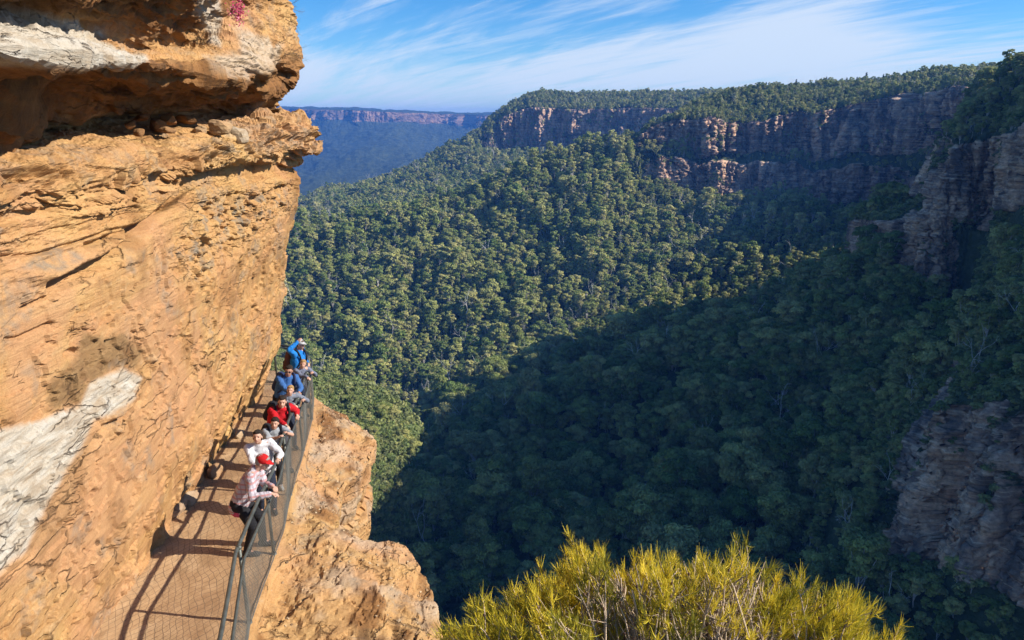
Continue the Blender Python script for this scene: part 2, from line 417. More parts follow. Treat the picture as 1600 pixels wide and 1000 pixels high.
def build_world():
    w = bpy.data.worlds.new('World'); S.world = w; w.use_nodes = True
    t = w.node_tree; N = t.nodes; L = t.links
    bg = N['Background']; bg.inputs['Strength'].default_value = 0.104
    sky = N.new('ShaderNodeTexSky'); sky.sky_type = 'NISHITA'; sky.sun_disc = False
    sky.sun_elevation = EL; sky.sun_rotation = math.atan2(SUN.x, SUN.y)
    sky.air_density = 1.0; sky.dust_density = 0.3; sky.ozone_density = 2.5; sky.altitude = 800
    tc = N.new('ShaderNodeTexCoord')
    sep = N.new('ShaderNodeSeparateXYZ'); L.new(tc.outputs['Generated'], sep.inputs[0])
    def mth(op, a, b=0.0):
        x = N.new('ShaderNodeMath'); x.operation = op
        for i, v in enumerate((a, b)):
            if hasattr(v, 'is_output'): L.new(v, x.inputs[i])
            else: x.inputs[i].default_value = v
        return x.outputs[0]
    z = mth('ADD', mth('MAXIMUM', sep.outputs[2], 0.0), 0.10)
    cmb = N.new('ShaderNodeCombineXYZ'); L.new(mth('DIVIDE', sep.outputs[0], z), cmb.inputs[0]); L.new(mth('DIVIDE', sep.outputs[1], z), cmb.inputs[1])
    def noise(scale3, rot, sc, det, rough, dist, off=(0, 0, 0)):
        m0 = N.new('ShaderNodeMapping'); m0.inputs['Rotation'].default_value = rot; L.new(cmb.outputs[0], m0.inputs['Vector'])
        mp = N.new('ShaderNodeMapping'); mp.inputs['Scale'].default_value = scale3; mp.inputs['Location'].default_value = off
        L.new(m0.outputs[0], mp.inputs['Vector'])
        x = N.new('ShaderNodeTexNoise'); x.inputs['Scale'].default_value = sc; x.inputs['Detail'].default_value = det
        x.inputs['Roughness'].default_value = rough; x.inputs['Distortion'].default_value = dist
        L.new(mp.outputs[0], x.inputs['Vector']); return x.outputs['Fac']
    def ramp(f, a, b):
        x = N.new('ShaderNodeMapRange'); x.inputs[1].default_value = a; x.inputs[2].default_value = b; x.interpolation_type = 'SMOOTHSTEP'
        L.new(f, x.inputs[0]); return x.outputs[0]
    big = noise((0.9, 0.45, 1), (0, 0, math.radians(-18)), 0.55, 4, 0.5, 0.4, CLOUD_OFF)
    wisp = noise((2.0, 0.32, 1), (0, 0, math.radians(-26)), 1.1, 9, 0.60, 0.8, (2.0, 1.3, 0))
    fine = noise((3.6, 0.6, 1), (0, 0, math.radians(-40)), 2.0, 9, 0.62, 0.6, (1.0, 5, 0))
    c = mth('ADD', mth('MULTIPLY', big, 0.78), mth('ADD', mth('MULTIPLY', wisp, 1.05), mth('MULTIPLY', fine, 0.62)))
    def gauss(v, mu, w):
        q = mth('DIVIDE', mth('SUBTRACT', v, mu), w); return mth('EXPONENT', mth('MULTIPLY', mth('MULTIPLY', q, q), -1.0))
    X_, Z_ = sep.outputs[0], sep.outputs[2]
    bank = mth('MULTIPLY', gauss(Z_, mth('ADD', 0.058, mth('MULTIPLY', X_, 0.05)), 0.036), mth('SUBTRACT', 1.0, mth('MULTIPLY', ramp(X_, 0.38, 0.56), 0.55)))
    fan = mth('MULTIPLY', gauss(X_, mth('ADD', 0.25, mth('MULTIPLY', Z_, 0.8)), 0.09), ramp(Z_, 0.03, 0.09))
    B = mth('ADD', bank, mth('MULTIPLY', fan, 0.95))
    cov = ramp(mth('ADD', c, mth('MULTIPLY', B, 0.38)), CLO, CHI)
    cov = mth('MULTIPLY', cov, 0.86)
    hs = N.new('ShaderNodeHueSaturation'); hs.inputs['Saturation'].default_value = 1.25; hs.inputs['Value'].default_value = 0.84
    tn = N.new('ShaderNodeMix'); tn.data_type = 'RGBA'; tn.blend_type = 'MULTIPLY'; tn.inputs[0].default_value = 1.0; tn.inputs[7].default_value = (0.72, 0.88, 1.08, 1)
    L.new(sky.outputs[0], tn.inputs[6]); L.new(tn.outputs[2], hs.inputs['Color'])
    mx = N.new('ShaderNodeMix'); mx.data_type = 'RGBA'
    L.new(cov, mx.inputs[0]); L.new(hs.outputs[0], mx.inputs[6]); mx.inputs[7].default_value = (4.4, 5.0, 5.8, 1)
    L.new(mx.outputs[2], bg.inputs['Color'])
CLOUD_OFF = (0.4, 0.1, 0); CLO, CHI = 1.12, 1.66
build_world()
vs = S.view_settings; vs.view_transform = 'Standard'; vs.look = 'None'; vs.gamma = 1.0; vs.exposure = 0.74
S.cycles.use_denoising = True; S.cycles.denoising_prefilter = 'ACCURATE'; S.cycles.denoising_input_passes = 'RGB_ALBEDO_NORMAL'
S.cycles.max_bounces = 5; S.cycles.diffuse_bounces = 2; S.cycles.transparent_max_bounces = 4; S.cycles.volume_bounces = 0
S.cycles.use_light_tree = False

# haze
def build_haze():
    b = MB(); b.box((0, 4500, -156), (6000, 8000, 308)); o = obj('haze', b.mesh('haze', None, False), kind='stuff')
    m = bpy.data.materials.new('haze_air'); m.use_nodes = True; N = m.node_tree.nodes
    N.remove(N['Principled BSDF'])
    v = N.new('ShaderNodeVolumePrincipled'); v.inputs['Density'].default_value = HAZE; v.inputs['Color'].default_value = (0.10, 0.34, 1.0, 1)
    v.inputs['Anisotropy'].default_value = 0.0
    m.node_tree.links.new(v.outputs[0], N['Material Output'].inputs['Volume'])
    o.data.materials.clear(); o.data.materials.append(m)
HAZE = 0.88e-4

# ------------------------------------------------------------------ terrain lofts
def catmull(A, n):                       # A (C, ...), resample to n along axis 0
    C = len(A); t = np.linspace(0, C - 1, n); i = np.minimum(t.astype(int), C - 2); f = (t - i)
    sh = (n,) + (1,) * (A.ndim - 1); f = f.reshape(sh)
    p0 = A[np.maximum(i - 1, 0)]; p1 = A[i]; p2 = A[i + 1]; p3 = A[np.minimum(i + 2, C - 1)]
    m1 = (p2 - p0) * 0.38; m2 = (p3 - p1) * 0.38
    return (2 * f**3 - 3 * f**2 + 1) * p1 + (f**3 - 2 * f**2 + f) * m1 + (-2 * f**3 + 3 * f**2) * p2 + (f**3 - f**2) * m2, t

def loft(cols, ncol, seg):               # cols: list of columns, each a list of row points; seg: subdivisions between rows
    A = np.array(cols, float)            # (C,R,3)
    G, ct = catmull(A, ncol)             # (ncol,R,3)
    G = np.transpose(G, (1, 0, 2))       # (R,ncol,3)
    rows = []; rp = []
    for r in range(len(seg)):
        for k in range(seg[r]):
            f = k / seg[r]; rows.append(G[r] * (1 - f) + G[r + 1] * f); rp.append(r + f)
    rows.append(G[-1]); rp.append(len(seg))
    V = np.stack(rows); rp = np.repeat(np.array(rp)[:, None], ncol, 1); cp = np.repeat(ct[None, :], len(V), 0)
    return V, rp, cp

def outward(V):                          # horizontal unit normal of a loft grid (towards falling side)
    d = np.gradient(V, axis=1); n = np.stack([d[..., 1], -d[..., 0], np.zeros(d.shape[:2])], -1)
    n /= np.linalg.norm(n, axis=-1, keepdims=True) + 1e-9
    return n

def carve(V, rp, rockmask, amp, scale, sgn=1, seed=0):
    """rock buttresses, joints and strata on the cliff part, rolling ground elsewhere"""
    sh = V.shape[:2]; Q = V.reshape(-1, 3).copy(); N = outward(V).reshape(-1, 3) * sgn; rm = rockmask.reshape(-1)
    along = np.concatenate([[0], np.cumsum(np.linalg.norm(np.diff(V[0, :, :2], axis=0), axis=1))])
    al = np.broadcast_to(along[None, :], sh).reshape(-1)
    q = np.stack([al / scale, Q[:, 2] / (scale * 4.0), np.full(len(Q), 3.7 + seed)], 1)
    warp = fbm(np.stack([al / scale / 2, Q[:, 2] / scale, np.full(len(Q), seed + 0.5)], 1), 3)
    idv, edge = cell(np.stack([al / scale + 0.35 * warp, Q[:, 2] / (scale * 3.2) + 0.2 * warp], 1), seed)
    idv2, edge2 = cell(np.stack([al / scale * 2.7 + 0.4 * warp, Q[:, 2] / (scale * 1.1)], 1), seed + 5)
    d = amp * ((idv - 0.5) * 1.0 + 0.9 * fbm(q * 0.45, 3) + (idv2 - 0.5) * 0.35)
    d -= amp * 0.35 * (1 - sstep(0, 0.09, edge)) + amp * 0.15 * (1 - sstep(0, 0.1, edge2))
    zz = Q[:, 2] + scale * 0.10 * warp + 0.02 * al
    L = scale * 0.42
    lay = np.floor(zz / L + 0.3 * pn(np.stack([zz / (L * 2.3), al * 0 + 1.5, al * 0], 1)))
    lr = np.modf(np.abs(np.sin(lay * 12.9898 + seed)) * 43758.5453)[0]
    frac = zz / L - np.floor(zz / L)
    d += amp * 0.10 * (lr - 0.5) - amp * 0.12 * np.exp(-(frac / 0.07) ** 2) * (lr > 0.35)
    vj = 1 - np.abs(pn(np.stack([al / (scale * 0.5) + 0.5 * warp, Q[:, 2] / (scale * 7), np.full(len(Q), 2.0)], 1)))
    d -= amp * 0.30 * sstep(0.9, 1.0, vj)
    d += amp * 0.16 * ridged(Q / (scale * 0.22) * np.array([1, 1, 0.7]), 4, 0.6)
    Q += N * (d * rm)[:, None]
    g = (1 - rm) * (1.0 if scale > 11 else 0.0)
    Q[:, 2] += g * (fbm(np.stack([Q[:, 0], Q[:, 1], np.full(len(Q), seed)], 1) / 140.0, 4) * 9.0)
    return Q.reshape(V.shape)

TREES = []                               # (x,y,z,scale,kind) gathered here, planted below
def scatter(V, W, density, rng=RNG, kind=0, smin=0.75, smax=1.25, margin=170, zoff=-0.6, maxd=1e9):
    """points on a loft grid; W = weight 0..1 per vertex"""
    a = V[:-1, :-1]; b = V[:-1, 1:]; c = V[1:, :-1]
    area = np.linalg.norm(np.cross(b - a, c - a), axis=-1).reshape(-1)
    horiz = area
    w = W[:-1, :-1].reshape(-1) * horiz
    n = int(w.sum() * density)
    if n <= 0: return np.zeros((0, 3))
    idx = rng.choice(len(w), n, p=w / w.sum())
    r = rng.random((n, 2))
    A = a.reshape(-1, 3)[idx]; B = b.reshape(-1, 3)[idx]; C = c.reshape(-1, 3)[idx]
    Pt = A + (B - A) * r[:, :1] + (C - A) * r[:, 1:]
    x, y, d = proj(Pt)
    ok = (d > 5) & (x > -margin) & (x < 1600 + margin * 1.6) & (y > -200) & (y < 1000 + margin)
    Pt = Pt[ok]; Pt[:, 2] += zoff
    s = rng.uniform(smin, smax, len(Pt)) ** 1.0
    fld = fbm(np.stack([Pt[:, 0] / 45, Pt[:, 1] / 45, np.full(len(Pt), 2.2)], 1), 3)
    s *= np.clip(1 + 0.55 * fld + rng.normal(0, .20, len(Pt)), .4, 1.8)
    for k in range(len(Pt)): TREES.append((Pt[k, 0], Pt[k, 1], Pt[k, 2], s[k], kind))
    return Pt

def terrain_obj(name, V, rock, mat, kind='structure'):
    nr, nc = V.shape[:2]
    return obj(name, mesh_np(name, V.reshape(-1, 3), grid_faces(nr, nc), True, [mat], attrs={'rock': rock.reshape(-1)}), kind=kind)

# --- far escarpment across the main valley
def build_far():
    px = [250, 430, 520, 600, 700, 775, 900, 1100, 1300]
    top = [166, 167, 168, 171, 175, 177, 178, 180, 180]
    cols = []
    for x, y in zip(px, top):
        w = 70 * math.sin(x * 0.021) + 60 * math.sin(x * 0.047 + 1)
        cols.append([P(x, y + 1, 9000), P(x, y, 7300), P(x, y + 3, 6500 + w * 3), P(x, y + 19, 6400 + w * 3), P(x, 232, 5700 + w * 2), P(x, 268 + 8 * math.sin(x * .03), 4700 + w), P(x, 300, 3800), P(x, 345, 3000), P(x, 470, 2300)])
    V, rp, cp = loft(cols, 900, [4, 6, 26, 26, 26, 20, 16, 6])
    rock = sstep(1.9, 2.15, rp) * (1 - sstep(2.75, 3.3, rp))
    V = carve(V, rp, sstep(1.8, 2.2, rp) * (1 - sstep(2.8, 3.6, rp)), 90, 170, 1, 2)
    Q = V.reshape(-1, 3)
    r = rp.reshape(-1)
    spur = ridged(np.stack([Q[:, 0] / 900, Q[:, 1] / 2600, np.zeros(len(Q))], 1), 4)
    Q[:, 2] += sstep(2.9, 4.0, r) * spur * 52
    Q[:, 2] += sstep(2.9, 3.4, r) * fbm(Q / 60, 3) * 7
    Q[:, 2] += (1 - sstep(1.6, 2.2, r)) * fbm(Q / 260, 2) * 9
    terrain_obj('far_plateau', Q.reshape(V.shape), rock, M['far'])

# --- middle ridge
def build_mid():
    T = [  # px : (sky), (rim), (base), s1, s2, s3
        (300, (335, 1900), (338, 1880), (341, 1860), (360, 1600), (395, 1350), (430, 1150)),
        (440, (318, 1900), (321, 1880), (324, 1860), (345, 1600), (378, 1350), (410, 1150)),
        (600, (279, 1950), (282, 1930), (286, 1910), (312, 1650), (345, 1400), (385, 1200)),
        (700, (232, 2000), (236, 1985), (244, 1960), (290, 1720), (322, 1480), (360, 1250)),
        (745, (204, 2020), (210, 2005), (230, 1975), (280, 1730), (315, 1490), (350, 1260)),
        (778, (176, 2060), (186, 2035), (232, 1995), (276, 1760), (305, 1520), (345, 1300)),
        (830, (152, 2160), (168, 2020), (236, 1980), (272, 1780), (300, 1560), (340, 1350)),
        (900, (149, 2160), (172, 1970), (243, 1940), (268, 1790), (292, 1600), (330, 1380)),
        (1000, (149, 2120), (170, 1890), (240, 1860), (262, 1740), (285, 1600), (320, 1400)),
        (1100, (149, 2020), (170, 1790), (240, 1765), (262, 1670), (285, 1560), (320, 1400)),
        (1250, (150, 1900), (170, 1700), (240, 1680), (262, 1600), (285, 1500), (320, 1400)),
        (1500, (150, 1900), (165, 1700), (240, 1680), (262, 1600), (285, 1500), (320, 1400))]
    cols = []
    for row in T:
        x = row[0]; pts = [P(x, y, Y) for (y, Y) in row[1:]]
        back = (pts[0][0] * 1.25, pts[0][1] + 500, pts[0][2] - (0 if x > 790 else 90))
        cols.append([back] + pts)
    V, rp, cp = loft(cols, 800, [6, 14, 70, 40, 40, 30])
    C = cp; cliff = sstep(3.6, 5.2, C)
    rock = sstep(1.85, 2.05, rp) * (1 - sstep(2.85, 3.15, rp)) * cliff
    V = carve(V, rp, rock, 30, 42, 1, 4)
    Q = V.reshape(-1, 3); r = rp.reshape(-1); c = cliff.reshape(-1)
    Q[:, 2] += sstep(3, 3.6, r) * ridged(np.stack([Q[:, 0] / 210, Q[:, 1] / 500, np.zeros(len(Q))], 1), 3) * 9
    V = Q.reshape(V.shape)
    terrain_obj('middle_ridge', V, rock, M['hill'])
    scatter(V, (1 - rock) * (rp > 2.5) * ((rp > 3.3) | (cliff < .3)), 1 / 58.0, kind=2, smin=0.7, smax=1.1)
    scatter(V, (cliff >= .3) * (rp > 3.0) * (rp <= 3.3), 1 / 40.0, kind=2, smin=0.4, smax=0.6)
    scatter(V, (1 - rock) * (rp > 0.6) * (rp <= 2.5), 1 / 34.0, kind=2, smin=0.5, smax=0.8)
    scatter(V, rock, 1 / 420.0, kind=2, smin=0.4, smax=0.7)

# --- near ridge with the long shaded cliff
def build_near():
    T = [  # px: sky, rim, base1, ledge, base2, slope, slope, creek
        (250, (388, 1000), (389, 990), (392, 980), (394, 975), (397, 970), (470, 860), (560, 760), (640, 670)),
        (430, (370, 1010), (372, 1000), (375, 990), (377, 985), (380, 980), (450, 870), (545, 760), (640, 660)),
        (600, (342, 1050), (344, 1040), (347, 1030), (349, 1025), (352, 1018), (430, 900), (535, 770), (655, 650)),
        (750, (306, 1100), (308, 1090), (311, 1080), (313, 1075), (316, 1068), (395, 950), (495, 800), (610, 690)),
        (830, (267, 1130), (270, 1120), (273, 1110), (276, 1105), (280, 1098), (365, 970), (465, 840), (580, 715)),
        (920, (237, 1150), (240, 1140), (245, 1128), (249, 1120), (256, 1108), (335, 985), (430, 860), (545, 745)),
        (985, (216, 1160), (221, 1145), (236, 1128), (244, 1112), (275, 1090), (335, 1000), (410, 890), (515, 765)),
        (1035, (190, 1180), (194, 1140), (236, 1122), (246, 1100), (292, 1078), (345, 1000), (405, 900), (505, 775)),
        (1090, (157, 1200), (187, 1125), (236, 1108), (247, 1086), (306, 1062), (345, 990), (400, 910), (490, 790)),
        (1180, (140, 1240), (190, 1095), (240, 1080), (255, 1055), (312, 1032), (340, 970), (390, 900), (470, 810)),
        (1300, (132, 1270), (168, 1055), (246, 1040), (260, 1015), (317, 994), (340, 940), (380, 890), (445, 830)),
        (1400, (126, 1200), (152, 1000), (240, 985), (262, 960), (320, 940), (335, 900), (365, 865), (420, 835)),
        (1480, (116, 1180), (140, 910), (235, 895), (262, 880), (312, 862), (335, 840), (365, 820), (410, 800)),
        (1560, (110, 1080), (135, 850), (235, 845), (262, 840), (312, 835), (340, 820), (370, 805), (410, 790)),
        (1750, (105, 1000), (130, 800), (235, 800), (262, 795), (312, 790), (340, 785), (370, 780), (410, 775)),
        (1950, (100, 950), (120, 780), (235, 780), (262, 775), (312, 770), (340, 765), (370, 760), (410, 755))]
    cols = []
    for row in T:
        x = row[0]; pts = [P(x, y, Y) for (y, Y) in row[1:]]
        hi = x > 1040
        back = (pts[0][0] * 1.3 + (0 if hi else 40), pts[0][1] + 450, pts[0][2] - (25 if hi else 130))
        cols.append([back] + pts)
    V, rp, cp = loft(cols, 1000, [8, 26, 80, 14, 60, 30, 40, 40])
    wv = fbm(np.stack([V[0, :, 0] / 70, V[0, :, 1] / 400, V[0, :, 0] * 0 + 3], 1), 4); wv2 = fbm(np.stack([V[0, :, 0] / 55, V[0, :, 1] / 300, V[0, :, 0] * 0 + 31], 1), 4)
    V[..., 2] += sstep(5.5, 7.0, cp) * (np.interp(rp, [1.2, 2, 3, 4, 5, 6], [0, 3, 13, 13, 8, 0]) * wv[None, :] + np.interp(rp, [1.2, 2, 3, 4, 5, 6], [0, 7, 0, 4, 16, 0]) * wv2[None, :])
    cliff = sstep(5.5, 7.0, cp)
    rock = np.clip(sstep(1.9, 2.03, rp) * (1 - sstep(2.93, 3.05, rp)) + 0.85 * sstep(3.92, 4.02, rp) * (1 - sstep(4.9, 5.1, rp)), 0, 1) * cliff
    # sharpen: a ledge between two bands
    V = carve(V, rp, rock, 22, 34, 1, 8); V = carve(V, rp, rock, 5, 10, 1, 35)
    Q = V.reshape(-1, 3); r = rp.reshape(-1)
    Q[:, 2] += sstep(5, 5.6, r) * (1 - sstep(7.2, 8, r)) * ridged(np.stack([Q[:, 0] / 120, Q[:, 1] / 330, np.zeros(len(Q))], 1), 3) * 7
    V = Q.reshape(V.shape)
    vegn = fbm(V.reshape(-1, 3) / 45.0, 3).reshape(rock.shape)
    rr = np.clip(rock - 0.35 * (rock > 0) * sstep(0.15, 0.6, vegn), 0, 1)
    terrain_obj('near_ridge', V, rr, M['hill'])
    pl = (cliff > 0.3) * (rp < 1.97)
    nearbase = (cliff > 0.3) * (rp > 5.25) * (rp < 6.1)
    scatter(V, (1 - rock) * (rp > 0.4) * (1 - pl) * (1 - nearbase) * ((rp > 5.25) | (cliff < 0.3)), 1 / 42.0, kind=1, smin=0.65, smax=1.15)
    scatter(V, nearbase * 1.0, 1 / 26.0, kind=1, smin=0.4, smax=0.7)
    scatter(V, (1 - rock) * (rp > 0.4) * pl, 1 / 15.0, kind=1, smin=0.28, smax=0.55)
    scatter(V, (cliff > 0.3) * (rp > 5.0) * (rp <= 5.25) + (cliff > 0.3) * (rp > 2.95) * (rp < 3.9) * (0.3 + sstep(0, 0.3, vegn)), 1 / 30.0, kind=1, smin=0.3, smax=0.6)
    scatter(V, rock * sstep(0.1, 0.5, vegn), 1 / 150.0, kind=1, smin=0.2, smax=0.45)

# --- right-hand gorge wall, the one that throws the long shadow
def build_right():
    cols = [
        [(1000, 1000, 62), (800, 850, 42), (770, 830, 15), (760, 830, -60), (745, 822, -70), (735, 818, -110), (640, 815, -140), (520, 810, -160), P(1420, 400, 835), (390, 875, -150)],
        [(860, 760, 62), (620, 745, 34), (600, 735, 8), (590, 730, -60), (580, 725, -70), (570, 720, -100), (500, 735, -130), (430, 760, -155), P(1260, 440, 800), (310, 860, -170)],
        [(700, 640, 58), (440, 655, 34), (428, 645, 8), (418, 640, -60), (405, 632, -70), (395, 628, -105), P(1300, 440, 650), P(1180, 480, 700), P(1040, 505, 745), (175, 800, -195)],
        [(640, 560, 52), P(1532, 118, 606), P(1500, 200, 590), P(1450, 300, 575), P(1425, 318, 568), P(1350, 345, 555), P(1342, 410, 548), P(1200, 490, 610), P(900, 560, 690), (40, 770, -232)],
        [(560, 500, 52), P(1545, 135, 545), P(1482, 215, 488), P(1455, 315, 470), P(1452, 325, 466), P(1428, 345, 458), P(1418, 430, 448), P(1210, 560, 480), P(800, 640, 560), (-40, 700, -262)],
        [(540, 470, 52), P(1575, 110, 500), P(1502, 228, 462), P(1494, 325, 452), P(1492, 335, 450), P(1490, 345, 448), P(1482, 462, 436), P(1230, 620, 440), P(750, 710, 500), (-90, 640, -276)],
        [(500, 430, 50), P(1640, 110, 440), P(1566, 215, 440), P(1556, 330, 440), P(1552, 345, 434), P(1545, 360, 428), P(1520, 470, 412), P(1270, 680, 405), P(700, 780, 450), (-130, 570, -282)],
        [(460, 350, 50), P(1760, 70, 350), P(1600, 200, 372), P(1596, 335, 366), P(1590, 355, 355), P(1560, 480, 325), P(1480, 600, 305), P(1290, 740, 340), P(650, 850, 400), (-150, 500, -286)],
        [(430, 260, 50), P(1900, 60, 285), P(1820, 100, 278), P(1820, 400, 270), P(1680, 450, 268), P(1480, 625, 262), P(1385, 850, 245), P(1180, 905, 290), P(600, 900, 360), (-170, 420, -290)],
        [(400, 180, 50), P(2050, 40, 225), P(2000, 60, 218), P(1990, 430, 212), P(1850, 520, 210), P(1640, 640, 206), P(1555, 925, 198), P(1320, 1000, 225), P(600, 1000, 300), (-180, 350, -292)],
        [(380, 80, 50), (300, 95, 45), (285, 100, 35), (270, 110, -60), (240, 118, -75), (200, 125, -95), (185, 130, -150), (120, 140, -185), (10, 180, -230), (-190, 260, -290)]]
    V, rp, cp = loft(cols, 800, [8, 14, 60, 12, 30, 70, 50, 60, 20])
    lower = sstep(6.6, 7.6, cp) * (1 - sstep(9.6, 10, cp)) + (1 - sstep(4.9, 5.6, cp)) * sstep(2.4, 3.0, cp)
    rock = sstep(1.95, 2.05, rp) * (1 - sstep(2.95, 3.1, rp)) + lower * sstep(4.95, 5.05, rp) * (1 - sstep(5.95, 6.08, rp))
    pillar = sstep(3.55, 3.9, cp) * (1 - sstep(5.7, 6.2, cp))
    rock = np.maximum(rock, pillar * sstep(1.95, 2.05, rp) * (1 - sstep(5.0, 5.2, rp)))
    rock = np.clip(rock, 0, 1)
    vegn = fbm(V.reshape(-1, 3) / 30.0 + 5, 3).reshape(rock.shape)
    V = carve(V, rp, rock, 9, 17, 1, 12); V = carve(V, rp, rock, 2.6, 5.0, 1, 33)
    Q = V.reshape(-1, 3); r = rp.reshape(-1)
    Q[:, 2] += sstep(6.1, 6.8, r) * (1 - sstep(8.4, 9, r)) * ridged(np.stack([Q[:, 0] / 90, Q[:, 1] / 140, np.zeros(len(Q))], 1), 3) * 4
    V = Q.reshape(V.shape)
    rr = np.clip(rock - 0.5 * (rock > 0) * sstep(0.15, 0.5, vegn), 0, 1)
    terrain_obj('right_gorge_side', V, rr, M['hill'])
    butt = sstep(3.2, 3.6, cp) * (1 - sstep(6.6, 7.0, cp))
    foot = sstep(6.2, 7.2, cp) * (rp < 6.75)
    scatter(V, (1 - rock) * (rp > 4.0 + 2.12 * lower) * (rp < 8.9) * (1 - butt * (rp < 6.1)) * (1 - foot) * (cp > 3.3), 1 / 42.0, kind=0, smin=0.65, smax=1.2)
    scatter(V, (1 - rock) * (rp > 4.0) * (rp < 8.9) * (1 - foot) * (cp <= 3.3), 1 / 30.0, kind=1, smin=0.4, smax=0.75)
    scatter(V, (1 - rock) * (rp > 4.0 + 2.12 * lower) * foot, 1 / 22.0, kind=0, smin=0.3, smax=0.55)
    scatter(V, (1 - rock) * lower * (rp > 3.0) * (rp < 4.9) * (1 - butt), 1 / 34.0, kind=0, smin=0.3, smax=0.6)
    scatter(V, (1 - rock) * (rp > 2.0) * (rp < 6.3) * np.maximum(butt, lower) * (1 - pillar), 1 / 12.0, kind=3, smin=0.7, smax=1.6, zoff=-0.3)
    scatter(V, (1 - rock) * (rp > 0.3) * (rp <= 1.95), 1 / 20.0, kind=0, smin=0.28, smax=0.5)
    scatter(V, rock * sstep(0.05, 0.5, vegn), 1 / 45.0, kind=3, smin=0.6, smax=1.2, zoff=-0.3)
    return V

# --- scrubby knoll under our own cliff
def build_knoll():
    cols = [
        [(-190, 330, -80), P(400, 560, 330), P(400, 600, 300), P(420, 680, 270), P(440, 780, 250), (-110, 260, -250)],
        [(-150, 400, -130), P(480, 592, 350), P(485, 604, 330), P(500, 660, 300), P(520, 760, 290), (-90, 300, -270)],
        [(-130, 430, -160), P(560, 606, 370), P(562, 620, 350), P(565, 670, 325), P(570, 740, 310), (-70, 330, -270)],
        [(-100, 450, -200), P(620, 636, 390), P(615, 650, 370), P(610, 690, 345), P(600, 730, 335), (-60, 350, -275)],
        [(-90, 460, -240), P(660, 680, 400), P(650, 695, 380), P(640, 720, 360), P(620, 740, 350), (-50, 360, -280)]]
    V, rp, cp = loft(cols, 120, [12, 10, 30, 30, 10])
    V = carve(V, rp, np.zeros(rp.shape), 1, 10, 1, 3)
    terrain_obj('scrub_knoll', V, np.zeros(rp.shape), M['hill'])
    scatter(V, (rp > 0.3) * 1.0, 1 / 6.0, kind=3, smin=0.7, smax=1.7, zoff=-0.2)
    scatter(V, (rp > 2.3) * 1.0 * (cp > 1.5), 1 / 70.0, kind=0, smin=0.35, smax=0.65)

build_far(); build_mid(); build_near(); build_right(); build_knoll()
gm = MB(); gm.add([(-5900, -3400, -460), (5900, -3400, -460), (5900, 12400, -460), (-5900, 12400, -460)], [(0, 1, 2, 3)])
obj('valley_floor', gm.mesh('valley_floor', M['far'], False), kind='structure')

# ------------------------------------------------------------------ trees
def rand_unit(n, rng):
    v = rng.normal(size=(n, 3)); return v / np.linalg.norm(v, axis=1)[:, None]

def leaf_quads(C, size, rng, up=0.35, aspect=0.6, out=None):
    n = len(C); N = rand_unit(n, rng)
    if out is not None: N = N * 0.62 + out
    else: N[:, 2] = np.abs(N[:, 2])
    N[:, 2] += up; N /= np.linalg.norm(N, axis=1)[:, None]
    A = np.cross(N, rand_unit(n, rng)); A /= np.linalg.norm(A, axis=1)[:, None] + 1e-9; B = np.cross(N, A)
    s = (size * rng.uniform(0.6, 1.35, n))[:, None]
    bend = N * s * 0.22
    V = np.stack([C - A * s - bend, C - B * s * aspect, C + A * s - bend, C + B * s * aspect], 1).reshape(-1, 3)
    F = np.arange(4 * n).reshape(n, 4)
    return V, F

def crown_mesh(name, clumps, nleaf, size, mat, rng, up=0.35):
    Cs = []; sh = []; Os = []
    for (c, r) in clumps:
        c = np.array(c); r = np.array(r)
        n = max(6, int(nleaf * (r[0] * r[1]) / 4.0))
        d = rand_unit(n, rng); d[:, 2] = np.where(d[:, 2] < -0.3, -d[:, 2] * 0.6, d[:, 2])
        rad = rng.uniform(0.55, 1.05, n) ** 0.6
        wob = 1 + 0.28 * pn(d * 1.8 + c * 0.37)
        Os.append(d); Cs.append(c + d * r * (rad * wob)[:, None]); sh.append(np.full(n, rng.uniform(0.2, 0.8)) + rng.uniform(-0.25, 0.25, n))
    C = np.concatenate(Cs); sh = np.concatenate(sh)
    V, F = leaf_quads(C, size, rng, up * .4, 0.7, np.concatenate(Os))
    return mesh_np(name, V, F, False, [mat], attrs={'leaf': np.repeat(np.clip(sh, 0, 1), 4)})

